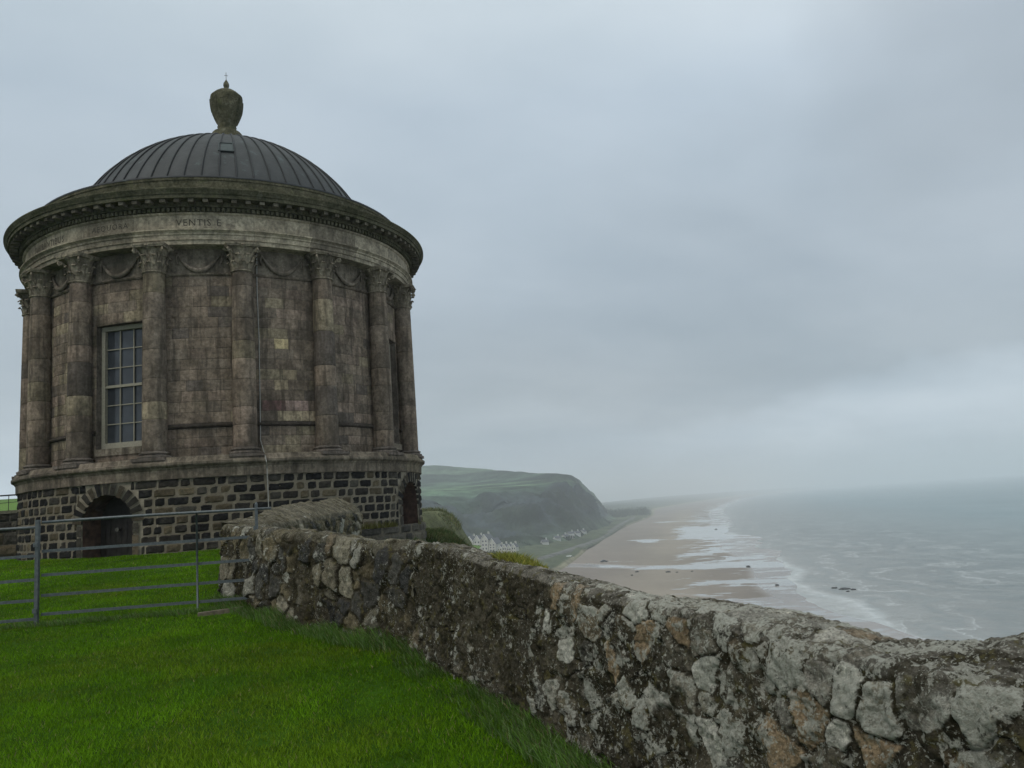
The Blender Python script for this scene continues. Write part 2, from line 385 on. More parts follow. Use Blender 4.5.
def m_sea(t, b):
    p = geo(t); sd = attr(t, 'shore')
    big = noise(t, mapping(t, p, (1, .35, 1), rot=(0, 0, R_(-30))), .012, 6, .6)
    base = mixc(t, ramp(t, big, [(.3, 0.0), (.7, 1.0)]), (.095, .16, .178), (.15, .218, .236))
    shal = ramp(t, math_(t, 'DIVIDE', sd, 260.0, True), [(0, 1.0), (.25, .75), (1, 0.0)])
    base = mixc(t, shal, base, (.185, .185, .175))
    # crests: breaking lines that run along the shore, broken up by noise
    n1 = noise(t, mapping(t, p, (1, .55, 1), rot=(0, 0, R_(-20))), .016, 7, .62)
    ph = math_(t, 'ADD', math_(t, 'DIVIDE', sd, 30.0), math_(t, 'MULTIPLY', n1, 7.5))
    fr = math_(t, 'FRACT', ph)
    line = ramp(t, fr, [(0.0, 0.0), (.62, .0), (.90, .45), (.975, 1.0), (1.0, 0.0)])
    br = noise(t, mapping(t, p, loc=(40, 9, 0)), .022, 5, .6)
    near = ramp(t, math_(t, 'DIVIDE', sd, 240.0, True), [(0, 1.0), (.35, .8), (.75, .35), (1, .0)])
    foam = math_(t, 'MULTIPLY', math_(t, 'MULTIPLY', line, ramp(t, br, [(.36, .15), (.56, .7)])), near)
    web = noise(t, p, .16, 7, .72, .5)
    foam2 = math_(t, 'MULTIPLY', ramp(t, web, [(.50, 0.0), (.70, .5)]), ramp(t, math_(t, 'DIVIDE', sd, 260.0, True), [(0, .6), (.4, .35), (1, .0)]))
    wc = noise(t, mapping(t, p, (.5, 1.6, 1), rot=(0, 0, R_(15))), .03, 8, .7)
    foam3 = ramp(t, wc, [(.48, 0.0), (.78, .26)])
    edge = ramp(t, math_(t, 'DIVIDE', math_(t, 'ADD', sd, math_(t, 'MULTIPLY', math_(t, 'SUBTRACT', n1, .5), 60.0)), 150.0, True), [(0, .5), (.03, .75), (.07, .25), (.3, .12), (.45, .0)])
    edge = math_(t, 'MULTIPLY', edge, ramp(t, web, [(.3, .45), (.6, 1.0)]))
    base = mixc(t, math_(t, 'MULTIPLY', ramp(t, fr, [(.25, 0.0), (.55, .4), (.72, 0.0)]), near), base, (.085, .125, .135))
    fo = math_(t, 'MAXIMUM', math_(t, 'MAXIMUM', foam, foam2), math_(t, 'MAXIMUM', foam3, edge), True)
    c = mixc(t, fo, base, (.62, .65, .66))
    L(t, c, b.inputs['Base Color']); L(t, mixc(t, fo, .38, .8), b.inputs['Roughness'])
    b.inputs['IOR'].default_value = 1.33; b.inputs['Specular IOR Level'].default_value = .3
    h = math_(t, 'ADD', noise(t, mapping(t, p, (1, .45, 1), rot=(0, 0, R_(-25))), .028, 6, .6), math_(t, 'MULTIPLY', noise(t, p, .35, 5, .65), .22))
    bump(t, b, h, 7.0, .30)
M_SEA = mat('grey_green_sea', m_sea)

# ================================================================== GROUND
T = np.array([-7.9414, 23.2839]); TD = float(np.linalg.norm(T))
TROT = math.atan2(-T[0], T[1]) * -1          # local -y looks at the camera
u_ = -T / TD; rt_ = np.array([-u_[1], u_[0]])
if rt_[0] < 0: rt_ = -rt_
TROT = math.atan2(rt_[1], rt_[0])
# plan of the boundary wall (front face)
K = np.array([-.95, 7.16]); DA = np.array([.41641572, -.90917432]); NA = np.array([.90917432, .41641572])
BEND = np.array([-3.86, 10.85])
EDGE = np.array([(6.0, -14), (4.2, -6), (2.9, .5), (1.7, 4), (.4, 7.2), (-1.2, 10.5), (-2.1, 14), (-2.4, 20), (-2.1, 27), (-1.65, 33), (-2.4, 37), (-7.5, 45), (-12, 56), (-11.5, 68), (-8.8, 78), (-8.6, 86), (-10.5, 100), (-24, 125), (-60, 160), (-140, 190)])
def edge_sd(X, Y):
    """distance outside the cliff-top edge (positive = beyond, to seaward)"""
    P = np.stack([X, Y], -1); best = np.full(X.shape, 1e9); sg = np.zeros(X.shape)
    for a, b_ in zip(EDGE[:-1], EDGE[1:]):
        ab = b_ - a; t = np.clip(((P - a) @ ab) / (ab @ ab), 0, 1)
        q = P - (a + t[..., None] * ab); d = np.hypot(q[..., 0], q[..., 1])
        cr = ab[0] * (P[..., 1] - a[1]) - ab[1] * (P[..., 0] - a[0])
        upd = d < best - 1e-9; best = np.where(upd, d, best); sg = np.where(upd, np.where(cr < 0, 1, -1), sg)
    return best * sg
def plateau(X, Y):
    z = -1.6 + .06 * Y
    z = np.where(Y > 16, -.64 + .1375 * 0 + .06 * (Y - 16) * np.exp(-(np.clip(Y - 16, 0, None) / 4.0)), z)
    z = z + .0 * X
    z = z - .38 * sstep(X, -5.0, -4.0) * sstep(Y, 16.8, 17.6) * (1 - sstep(Y, 25, 29))
    z = z - .45 * sstep(Y, 25, 31) * sstep(X, -6.5, -4.0) * (1 - sstep(Y, 40, 44)) + .10 * fbm(X * .9, Y * .7, oct=3, seed=15) * sstep(Y, 23, 27)
    # falls away towards the sea behind the temple
    z = z - .55 * sstep(X, -3.6, -1.2) * sstep(Y, 17, 23) - .75 * sstep(X, -3.5, -1.0) * sstep(Y, 24, 34)
    z = z + .012 * np.clip(Y - 45, 0, 60) + .05 * np.clip(-X - 14, 0, 60) * sstep(Y, 22, 40)
    z = z + .03 * fbm(X * .45, Y * .45, oct=3, seed=5) + .015 * fbm(X * 1.7, Y * 1.7, oct=2, seed=9)
    return z
def ground(X, Y):
    X = np.asarray(X, float); Y = np.asarray(Y, float)
    d = edge_sd(X, Y); z = plateau(X, Y)
    o = np.clip(d, 0, None) + .5 * 0
    r = np.where(Y > 40, 2.2, 1.2)
    drop = np.where(o < r, o * o / (2 * r) * 1.3, r * .65 + (o - r) * np.where(Y > 40, 1.8, 1.3))
    drop = drop * (1 + .22 * fbm(X * .11, Y * .11, oct=4, seed=21) * sstep(o, 2, 12)) + .35 * fbm(X * .6, Y * .6, oct=3, seed=3) * sstep(o, .5, 4)
    z = z - drop
    return np.maximum(z, SEA - 1.5)
gx = np.unique(np.concatenate([np.arange(-170, -40, 4.0), np.arange(-40, -14, 1.0), np.arange(-14, 4, .2), np.arange(4, 14, .5), np.arange(14, 60, 2.0)]))
gy = np.unique(np.concatenate([np.arange(-14, 2, 1.0), np.arange(2, 26, .2), np.arange(26, 50, .4), np.arange(50, 120, 1.0), np.arange(120, 240, 4.0)]))
GX, GY = np.meshgrid(gx, gy); GZ = ground(GX, GY)
d_ = edge_sd(GX, GY)
n_ = fbm(GX * .5, GY * .5, oct=4, seed=31)
base = np.array([.026, .066, .004]); rough_c = np.array([.040, .052, .020]); far_c = np.array([.045, .066, .024]); slope_c = np.array([.055, .062, .03])
gc = np.broadcast_to(base, GX.shape + (3,)).copy()
wr = sstep(d_, -2.2, -.4)[..., None] * sstep(GY, 15, 19)[..., None]
gc = gc * (1 - wr) + rough_c * wr
wf = sstep(GY, 40, 60)[..., None] * (1 - sstep(d_, -2, 2))[..., None]
gc = gc * (1 - wf) + far_c * wf
ws = sstep(d_, 1.0, 8.0)[..., None]
gc = gc * (1 - ws) + slope_c * (1 + .35 * n_[..., None]) * ws
w2_ = sstep(GY, 40, 46)[..., None] * np.ones(3); gc = gc * (1 - w2_ * .8) + np.array([.105, .11, .06]) * (1 + .4 * n_[..., None]) * w2_ * .8
kind(obj('ground', mesh_np('ground', np.stack([GX, GY, GZ], -1).reshape(-1, 3), grid_faces(*GX.shape), gc.reshape(-1, 3), [M_SOIL])), 'structure')

# ------------------------------------------------------------------ the field rising behind the temple on the left
fx = np.linspace(-260, -16, 60); fy = np.linspace(70, 330, 50); FX, FY = np.meshgrid(fx, fy)
FZ = -1.0 + 9.0 * sstep(FY, 70, 180) * sstep(-FX, 16, 46) + .4 * fbm(FX * .03, FY * .03, oct=3, seed=2)
FZ = FZ - 14 * sstep(FX + .40 * FY, -16, 4)
fcol = np.array([.085, .15, .03]) * (1 + .18 * fbm(FX * .06, FY * .06, oct=3, seed=8))[..., None]
kind(obj('field', mesh_np('field', np.stack([FX, FY, FZ], -1).reshape(-1, 3), grid_faces(*FX.shape), fcol.reshape(-1, 3), [M_SOIL])), 'structure')

# ================================================================== FAR LAND AND WATER
CURV = 1.4e7
def curve(X, Y): return (X * X + Y * Y) / CURV
shore_px = [(724, 545), (760, 556), (747.5, 550), (728, 536), (720, 527), (725, 520), (716, 515), (722, 507)]
near_shore = [on_z(*q)[:2] for q in [(925, 668), (882, 640), (845, 618), (812, 600), (790, 582), (776, 568), (760, 556), (747.5, 550), (728, 536), (720, 527), (724, 520), (716, 515), (721, 508), (733, 502)]]
def dirxy(px, d):
    q = ray(px, 480.0); q = q[:2] / np.linalg.norm(q[:2]); return q * d
far_shore = [dirxy(752, 4600), dirxy(782, 6300), dirxy(820, 8200), dirxy(865, 10200), dirxy(915, 12400), dirxy(965, 14600), dirxy(1010, 16500), dirxy(1030, 19000)]
SHORE = np.array([np.array([150.0, -60.0]), np.array([118, 60.0])] + list(near_shore) + far_shore)
# resample smoothly
def smooth_poly(P, per=8):
    P = np.asarray(P, float); out = []
    Q = np.vstack([2 * P[0] - P[1], P, 2 * P[-1] - P[-2]])
    for i in range(1, len(Q) - 2):
        p0, p1, p2, p3 = Q[i - 1], Q[i], Q[i + 1], Q[i + 2]
        for t in np.arange(per) / per:
            out.append(.5 * ((2 * p1) + (-p0 + p2) * t + (2 * p0 - 5 * p1 + 4 * p2 - p3) * t * t + (-p0 + 3 * p1 - 3 * p2 + p3) * t ** 3))
    out.append(P[-1]); return np.array(out)
SHORE = smooth_poly(SHORE, 5)
def poly_sd(PL, X, Y):
    P = np.stack([X, Y], -1); best = np.full(X.shape, 1e12); sg = np.zeros(X.shape)
    for a, b_ in zip(PL[:-1], PL[1:]):
        ab = b_ - a; t = np.clip(((P - a) @ ab) / (ab @ ab + 1e-9), 0, 1)
        q = P - (a + t[..., None] * ab); d = q[..., 0] ** 2 + q[..., 1] ** 2
        cr = ab[0] * (P[..., 1] - a[1]) - ab[1] * (P[..., 0] - a[0])
        upd = d < best; best = np.where(upd, d, best); sg = np.where(upd, np.where(cr < 0, 1, -1), sg)
    return np.sqrt(best) * sg
# polar sheets seen from above: azimuth from +Y to the right, log distance
def polar(a0, a1, na, r0, r1, nr):
    az = np.linspace(R_(a0), R_(a1), na); rr = np.geomspace(r0, r1, nr)
    A, RR = np.meshgrid(az, rr); return RR * np.sin(A), RR * np.cos(A)
BX, BY = polar(-24, 42, 330, 60, 19000, 330)
SD = poly_sd(SHORE, BX, BY)
BZ = SEA + .06 - np.clip(SD, -150, 200) * .009 + .6 * sstep(-SD, 150, 600)
BZ = BZ + (.13 * fbm(BX * .016, BY * .010, oct=4, seed=91)) * np.exp(-(SD / 60) ** 2)
BZ = np.maximum(BZ, SEA - 2) - curve(BX, BY)
# sheets of standing water left by the tide, drawn in plan
def region(pxs): return np.array([on_z(*q)[:2] for q in pxs])
def poly_in(PL, X, Y):
    ins = np.zeros(X.shape, bool); best = np.full(X.shape, 1e12); P = np.stack([X, Y], -1); n = len(PL)
    for i in range(n):
        a, b_ = PL[i], PL[(i + 1) % n]; ab = b_ - a
        t = np.clip(((P - a) @ ab) / (ab @ ab + 1e-9), 0, 1); q = P - (a + t[..., None] * ab); best = np.minimum(best, np.hypot(q[..., 0], q[..., 1]))
        cond = (a[1] > Y) != (b_[1] > Y)
        xi = (b_[0] - a[0]) * (Y - a[1]) / (b_[1] - a[1] + 1e-12) + a[0]
        ins ^= cond & (X < xi)
    return np.where(ins, best, -best)
POOLS = [
    [(676, 531), (681, 527), (722, 526), (724, 520), (735, 528), (741, 536), (726, 540), (680, 540)],
    [(636, 541), (642, 540), (660, 540), (655, 543), (640, 544)],
    [(656, 522.5), (676, 521.2), (676, 522.3), (660, 523.4)],
    [(682, 521.5), (700, 520), (720, 519), (716, 521.5), (695, 522.6)],
    [(704, 511), (720, 507.5), (724, 509), (712, 511.8)],
    [(712, 541), (719, 541), (717, 548), (722, 553), (700, 556), (676, 559), (678, 557), (700, 554), (712, 552), (713, 545)],
    [(590, 566.5), (640, 567.6), (690, 565.5), (740, 562), (785, 563), (785, 567), (740, 568), (690, 570), (640, 570.2), (600, 568.6)],
    [(727, 558), (760, 555.5), (775, 556), (750, 558.5), (730, 561)],
    [(718, 593), (731, 588), (740, 578), (743, 579), (738, 589), (729, 594)],
]
pool = np.full(BX.shape, -1e9)
for pl in POOLS:
    reg = region(pl); sc_ = 3.0 + .012 * np.linalg.norm(reg.mean(0)); pool = np.maximum(pool, poly_in(reg, BX, BY) / sc_)
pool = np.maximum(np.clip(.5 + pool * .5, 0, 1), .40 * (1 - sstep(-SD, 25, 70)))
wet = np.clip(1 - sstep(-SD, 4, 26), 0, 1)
wet = np.maximum(wet, np.clip(.5 + poly_in(region([(690, 604), (712, 602), (760, 598), (790, 595), (830, 600), (900, 660), (700, 640)]), BX, BY) / 8, 0, 1))
stream = np.array([on_z(*q)[:2] for q in [(480, 563), (560, 567), (640, 568.5), (720, 566), (790, 566)]])
wet = np.maximum(wet, .9 * np.exp(-(poly_sd(stream, BX, BY) / 13.0) ** 2))
nb = fbm(BX * .006, BY * .004, oct=4, seed=4)
bc = np.array([.180, .148, .120]) * (1 + .12 * nb)[..., None]
pale = np.exp(-((poly_sd(np.array([on_z(*q)[:2] for q in [(655, 600), (662, 575), (668, 550), (680, 525), (686, 510)]]), BX, BY)) / 22.0) ** 2)[..., None]
bc = bc * (1 - .45 * pale) + np.array([.30, .255, .19]) * .45 * pale
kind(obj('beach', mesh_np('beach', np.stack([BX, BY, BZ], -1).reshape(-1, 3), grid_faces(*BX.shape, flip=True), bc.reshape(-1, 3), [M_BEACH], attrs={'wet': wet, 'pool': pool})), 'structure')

WX, WY = polar(-6, 85, 420, 90, 26000, 330)
WS = poly_sd(SHORE, WX, WY)
# shallow swell, steepening near the shore
amp = .55 * np.exp(-np.hypot(WX, WY) / 900.0)
WZ = SEA - curve(WX, WY) + amp * fbm(WX * .02 + WY * .006, WY * .012, oct=3, seed=12) * .6 * sstep(WS, 10, 140)
kind(obj('sea', mesh_np('sea', np.stack([WX, WY, WZ], -1).reshape(-1, 3), grid_faces(*WX.shape, flip=True), None, [M_SEA], attrs={'shore': WS})), 'structure')

# ------------------------------------------------------------------ headland: plateau, cliff face, scree, flats
def P3(px, py, d): 
    q = ray(px, py); return q * (d / math.hypot(q[0], q[1]))
def hor(px): return 504.3 - .0668 * (px - 512)
HL = []   # each column: foot, scree top, brow, plateau, skyline, beyond
cols_px = [
    # foot            scree top        brow              plateau mid       skyline
    ((300, 578, 760), (300, 556, 900), (300, 512, 1020), (300, 495, 1700), (300, 474, 2500)),
    ((380, 570, 790), (380, 548, 920), (385, 503, 1050), (380, 489, 1700), (380, 470, 2450)),
    ((430, 564, 820), (430, 541, 950), (427, 498, 1100), (430, 485, 1700), (430, 467, 2400)),
    ((470, 559, 860), (470, 535, 1000), (470, 495, 1200), (468, 483, 1750), (465, 469, 2300)),
    ((505, 554, 930), (503, 528, 1080), (505, 492, 1270), (498, 482, 1700), (492, 471.5, 2150)),
    ((535, 548, 1010), (533, 520, 1160), (535, 489, 1340), (526, 481, 1650), (520, 474.5, 1950)),
    ((563, 541, 1120), (560, 514, 1260), (556, 486, 1410), (550, 480.5, 1600), (548, 477, 1800)),
    ((585, 534, 1260), (580, 511, 1360), (573, 483, 1470), (570, 480.5, 1580), (568, 478.3, 1700)),
    ((601, 528, 1400), (594, 511, 1450), (585, 489.5, 1530), (580, 485, 1620), (577, 481.5, 1760)),
    ((612, 523, 1530), (605, 511, 1580), (595, 500, 1650), (589, 493, 1760), (584, 488.5, 1900)),
    ((616, 520, 1680), (611, 511, 1740), (603, 505, 1830), (597, 499, 1950), (592, 495.5, 2100)),
    ((612, 517, 2000), (608, 511, 2050), (602, 507, 2120), (596, 502, 2250), (590, 498, 2400)),
]
cols_px = [[(x, y, 35 * F_PX / (col[0][1] - hor(col[0][0])) + .75 * (d - col[0][2])) for x, y, d in col] for col in cols_px]
G0 = np.array([[P3(*c) for c in col] for col in cols_px])            # (nc,5,3)
bey = G0[:, 4] * np.array([1.35, 1.35, 1]) + np.array([0, 0, -60]); und = G0[:, 0] * np.array([.9, .9, 1]); und[:, 2] = SEA + 2.0
G0[:, 0, 2] = np.maximum(G0[:, 0, 2], SEA + 3.0)
G0 = np.concatenate([und[:, None], G0, bey[:, None]], 1)
def resample(G, nu, nv):
    br = lambda c: np.concatenate([c[:3], [c[3] * .8 + c[2] * .2, c[3], c[3] * .8 + c[4] * .2], c[4:]])
    out = np.array([smooth_poly(br(c), nv) for c in G]); out = np.array([smooth_poly(out[:, j], nu) for j in range(out.shape[1])]).transpose(1, 0, 2); return out
H = resample(G0, 22, 18)
nrm = np.cross(np.gradient(H, axis=0), np.gradient(H, axis=1)); nrm /= np.linalg.norm(nrm, axis=-1, keepdims=True) + 1e-9
nrm = np.where(nrm[..., 2:3] < 0, -nrm, nrm)
vparam = np.interp(np.linspace(0, 8, H.shape[1]), [0, 1, 2, 3, 4, 5, 6, 7, 8], [0, 1, 2, 2.8, 3, 3.2, 4, 5, 6])[None, :] + 0 * H[..., 0]
facew = sstep(vparam, 1.0, 2.2) * (1 - sstep(vparam, 2.9, 3.3))
rug = fbm(H[..., 0] * .02 - H[..., 1] * .008, H[..., 2] * .012, H[..., 1] * .02, oct=5, seed=41)
gul = np.abs(fbm(H[..., 0] * .012 - H[..., 1] * .012, H[..., 2] * .003, None, oct=3, seed=42))
H = H + nrm * (facew * (rug * 15 - gul * 26) + (1 - facew) * fbm(H[..., 0] * .02, H[..., 1] * .02, oct=4, seed=43) * 1.2)[..., None]
cn = fbm(H[..., 0] * .022, H[..., 1] * .022, H[..., 2] * .035, oct=5, seed=44, gain=.62)
rock = np.array([.036, .046, .048]); scr = np.array([.056, .078, .050]); grs = np.array([.050, .084, .052]); moor = np.array([.047, .069, .051])
wr_ = (facew * sstep(cn + .25 * rug, -.55, .05))[..., None]
hc = np.where((vparam > 3.0)[..., None], grs, scr)
wm = sstep(vparam, 3.6, 4.8)[..., None]; hc = hc * (1 - wm) + moor * wm
fieldn = sstep(vnoise(H[..., 0] * .006, H[..., 1] * .004, seed=46), -.1, .0)[..., None] * sstep(vparam, 3.1, 3.5)[..., None]
hc = hc * (1 + .3 * fieldn * np.array([1, .9, .4]))
hc = hc * (1 - wr_) + rock * wr_
hc = hc * np.clip(1 + 1.05 * cn[..., None], .3, 2.3)
kind(obj('hill', mesh_np('hill', H.reshape(-1, 3), grid_faces(*H.shape[:2]), np.clip(hc, .01, 1).reshape(-1, 3), [M_LAND])), 'structure')

# flats between the cliff foot and the strand, running on as the long dunes
veg = [on_z(*q, -37.5)[:2] for q in [(380, 602), (470, 578), (520, 571), (548, 566), (575, 552), (592, 541), (622, 526), (640, 519), (648, 514.5)]]
veg = np.array(veg + [dirxy(652, 2300), dirxy(668, 2700), dirxy(690, 3300), dirxy(716, 4300), dirxy(742, 5600), dirxy(775, 7400), dirxy(812, 9300), dirxy(860, 11400), dirxy(912, 13600), dirxy(962, 15600)])
inl = np.array([on_z(x, y, SEA + 6)[:2] for x, y in [(300, 575), (380, 569), (440, 562), (500, 552), (545, 543), (575, 534), (596, 527), (606, 522), (607, 518)]] + [
                dirxy(598, 2600), dirxy(600, 3100), dirxy(610, 3900), dirxy(640, 5200), dirxy(680, 6800), dirxy(722, 8600), dirxy(770, 10600), dirxy(825, 12800), dirxy(885, 15200), dirxy(945, 17400)])
veg = veg + (veg - inl) * np.r_[np.full(9, .16), np.full(len(veg) - 9, .02)][:, None]
FLT = np.stack([veg + (veg - inl) * .02, veg, veg * .75 + inl * .25, veg * .4 + inl * .6, inl, inl + (inl - veg) * .35], 1)
FLT = np.array([smooth_poly(FLT[:, j], 10) for j in range(FLT.shape[1])]).transpose(1, 0, 2)
FLT = np.array([smooth_poly(c, 6) for c in FLT])
fp = np.linspace(0, 5, FLT.shape[1])[None, :] + 0 * FLT[..., 0]
dist = np.hypot(FLT[..., 0], FLT[..., 1])
fz = SEA - 1.2 + 3.4 * sstep(fp, .1, 1.3) + 2.2 * sstep(fp, .9, 1.8) + 3.0 * sstep(fp, 2, 4) + 1.6 * sstep(fp, .9, 1.5) * fbm(FLT[..., 0] * .03, FLT[..., 1] * .02, oct=4, seed=51)
fz = fz + 9 * sstep(dist, 2000, 2600) * sstep(fp, 1.2, 3.0) + 8 * sstep(dist, 4000, 8000) * sstep(fp, 1.2, 3)
fz = np.where(fp < .1, SEA - 1.2, fz) - curve(FLT[..., 0], FLT[..., 1])
fcn = fbm(FLT[..., 0] * .02, FLT[..., 1] * .012, oct=4, seed=52)[..., None]
flc = np.array([.080, .096, .056]) * (1 + .3 * fcn); flc = np.where((fp < 1.25)[..., None], np.array([.22, .205, .14]) * (1 + .2 * fcn), flc)
dd = sstep(dist, 1800, 2600)[..., None] * sstep(fp, 1.2, 2.2)[..., None]; flc = flc * (1 - dd) + np.array([.05, .068, .045]) * (1 + .3 * fcn) * dd
kind(obj('dunes', mesh_np('dunes', np.dstack([FLT[..., :2], fz]).reshape(-1, 3), grid_faces(*FLT.shape[:2]), flc.reshape(-1, 3), [M_LAND])), 'structure')

# shore road below the cliff
rd = smooth_poly(np.array([on_z(x, y, SEA + 7) for x, y in [(500, 566), (545, 553), (580, 542), (603, 531), (620, 522.5), (634, 516)]]), 12)
_fx = np.dstack([FLT[..., :2], fz]).reshape(-1, 3)
rd[:, 2] = [_fx[np.argmin((_fx[:, 0] - q[0]) ** 2 + (_fx[:, 1] - q[1]) ** 2), 2] for q in rd]
for _ in range(12): rd[1:-1, 2] = (rd[:-2, 2] + rd[1:-1, 2] + rd[2:, 2]) / 3
rd[:, 2] += .9
tn = np.gradient(rd[:, :2], axis=0); tn /= np.linalg.norm(tn, axis=1)[:, None]; nn = np.stack([-tn[:, 1], tn[:, 0]], 1)
prof = [(-6, -2.5), (-2.2, .0), (2.2, 0.0), (6, -2.5)]
RD = np.stack([np.concatenate([rd[:, :2] + nn * o, rd[:, 2:3] + h], 1) for o, h in prof], 1)
rcol = np.tile(np.array([[.07, .085, .045], [.15, .15, .14], [.15, .15, .14], [.07, .085, .045]]), (len(rd), 1, 1))
kind(obj('road', mesh_np('road', RD.reshape(-1, 3), grid_faces(*RD.shape[:2]), rcol.reshape(-1, 3), [M_LAND])), 'structure')

# wooded point where the flats jut into the strand: many leaf clumps
def leaf_mass(centers, radii, n_each, size, cols, seed):
    r = np.random.default_rng(seed); V = []; C = []
    for c, rad, k in zip(centers, radii, n_each):
        u = r.normal(size=(k, 3)); u /= np.linalg.norm(u, axis=1)[:, None]; rad = np.asarray(rad)
        p = c + u * rad * (r.random((k, 1)) ** .45)
        a = r.normal(size=(k, 3)); a /= np.linalg.norm(a, axis=1)[:, None]; b_ = np.cross(a, u + .01); b_ /= np.linalg.norm(b_, axis=1)[:, None] + 1e-9
        s = size * (.6 + .8 * r.random((k, 1)))
        V.append(np.stack([p - a * s, p + a * s, p + b_ * s * 1.2], 1).reshape(-1, 3))
        cc = np.asarray(cols) * (.7 + .6 * r.random((k, 1))); C.append(np.repeat(cc, 3, 0))
    V = np.concatenate(V); return V, np.arange(len(V)).reshape(-1, 3), np.concatenate(C)
r_ = np.random.default_rng(3); cen = []; rad = []
for k in range(150):
    px = 600 + 46 * r_.random(); f_ = (px - 600) / 46; q = on_z(px, 521 - 6.5 * f_ - (7 - 6 * f_) * r_.random(), SEA + 4); h = 6 + 6 * r_.random(); cen.append(np.array([q[0], q[1], SEA + 2.5 + h * .5])); rad.append((8 + 7 * r_.random(), 8 + 7 * r_.random(), h))
for k in range(70):
    px = 455 + 125 * r_.random(); q = on_z(px, 560 - 25 * (px - 455) / 110 + 3 * r_.normal(), SEA + 6); h = 2 + 3 * r_.random(); cen.append(np.array([q[0], q[1], SEA + 5 + h * .5])); rad.append((4 + 4 * r_.random(), 4 + 4 * r_.random(), h))
V, F, C = leaf_mass(cen, rad, [150] * len(cen), 1.1, (.03, .046, .024), 5)
kind(obj('far_woods', mesh_np('far_woods', V, F, C, [M_TREE], smooth=False)), 'stuff')

# ------------------------------------------------------------------ far houses
M_CREAM = plain('cream_render', (.50, .49, .43), .85, .2, var=.08, scale=.6, bmp=0)
M_WHITE = plain('white_render', (.50, .50, .48), .85, .2, var=.08, scale=.6, bmp=0)
M_SLATE = plain('grey_slate', (.085, .09, .10), .7, .3, var=.2, scale=1.5, bmp=0)
M_TRIM = plain('white_bargeboard', (.66, .66, .64), .7, .3, var=.05, bmp=0)
M_DARKG = plain('dark_pane', (.03, .035, .045), .1, .5, var=.1, bmp=0)
def gable_house(root, w, dpt, h, rh, wallm, nwin=3, storeys=2, x0=0.0, chim=True, barge=.2):
    b = MB(); e = dpt / 2
    V = [(-w / 2, -e, -3), (w / 2, -e, -3), (w / 2, -e, h), (0, -e, h + rh), (-w / 2, -e, h), (-w / 2, e, -3), (w / 2, e, -3), (w / 2, e, h), (0, e, h + rh), (-w / 2, e, h)]
    V = [(x + x0, y, z) for x, y, z in V]
    b.add(V, [(0, 1, 2, 3, 4), (9, 8, 7, 6, 5), (1, 6, 7, 2), (5, 0, 4, 9)]); b.build('wall', wallm, root)
    rb = MB(); o = .35
    for s in (-1, 1):
        P0 = np.array([0 + x0, 0, h + rh + .12]); P1 = np.array([s * (w / 2 + o) + x0, 0, h - o * rh / (w / 2) + .12])
        v = []
        for yy in (-e - o, e + o):
            for P in (P0, P1):
                for tt in (0, .22): v.append((P[0], yy, P[2] + tt))
        rb.add(v, [(0, 1, 5, 4), (2, 6, 7, 3), (0, 2, 3, 1), (4, 5, 7, 6), (1, 3, 7, 5), (0, 4, 6, 2)])
    rf = rb.build('roof', M_SLATE, root)
    bb = MB()
    for s in (-1, 1):
        for k in range(1):
            a = np.array([x0, -e - o - .06, h + rh + .15]); c = np.array([s * (w / 2 + o) + x0, -e - o - .06, h - o * rh / (w / 2) + .15])
            bb.tube([a, c], barge, 4)
    if barge > 0: bb.build('bargeboard', M_TRIM, rf)
    if chim:
        cb = MB(); cb.box((x0, e * .5, h + rh + .6), (1.1, .8, 1.8)); cb.box((x0, e * .5, h + rh + 1.56), (1.3, 1.0, .12)); cb.build('chimney', wallm, rf)
    st = h / storeys
    ws_ = min(1.0, w / nwin / 2.0)
    for i in range(storeys):
        for k in range(nwin):
            x = x0 + (k - (nwin - 1) / 2) * (w / nwin) * .9
            fb = MB(); zc = st * (i + .55)
            fb.box((x, -e - .03, zc), (1.3 * ws_, .1, min(1.7, st * .6))); wi = fb.build('window', M_TRIM, root)
            pb = MB(); pb.box((x, -e - .085, zc), (1.05 * ws_, .03, min(1.45, st * .5))); pb.build('pane', M_DARKG, wi)
def place(px, py, z=6.0): return on_z(px, py, SEA + z)
q = place(484.5, 554)
apt = empty('apartment_building', tuple(q), math.atan2(-q[0], q[1]) * -1 * -1 - R_(26))
tag(apt, 'tall cream apartment block with four white-edged gables below the cliff', 'building')
for i, (hh) in enumerate((9.4, 9.8, 10.4, 7.2)):
    gable_house(apt, 5.4, 10, hh, 3.6, M_CREAM, 2, 4, x0=(i - 1.5) * 5.9, chim=(i < 3))
q = place(508.5, 553.5)
ter = empty('terraced_building', tuple(q), -R_(18))
tag(ter, 'lower cream terrace with small gables and chimneys beside the tall apartment block', 'building')
for i in range(4): gable_house(ter, 3.2, 7, 4.0 + .5 * (i % 2), 2.2, M_CREAM, 2, 2, x0=(i - 1.5) * 3.4)
cott = [(545, 545.5, 1040, 8, 'first of the white cottages strung out below the cliff, nearest the apartment blocks'),
        (557, 541.5, 1090, 9, 'small white cottage between its single neighbour and the close cluster below the cliff'),
        (565, 539.5, 1120, 10, 'white house at the near end of the close cluster beside the shore road'),
        (571, 538, 1150, 9, 'taller white house in the middle of the cluster beside the shore road'),
        (577, 536, 1180, 10, 'white house at the far end of the cluster beside the shore road'),
        (583, 534.5, 1215, 11, 'white house standing just past the cluster beside the shore road'),
        (604, 523, 1480, 9, 'small pale house alone near the wooded point under the cliff end')]
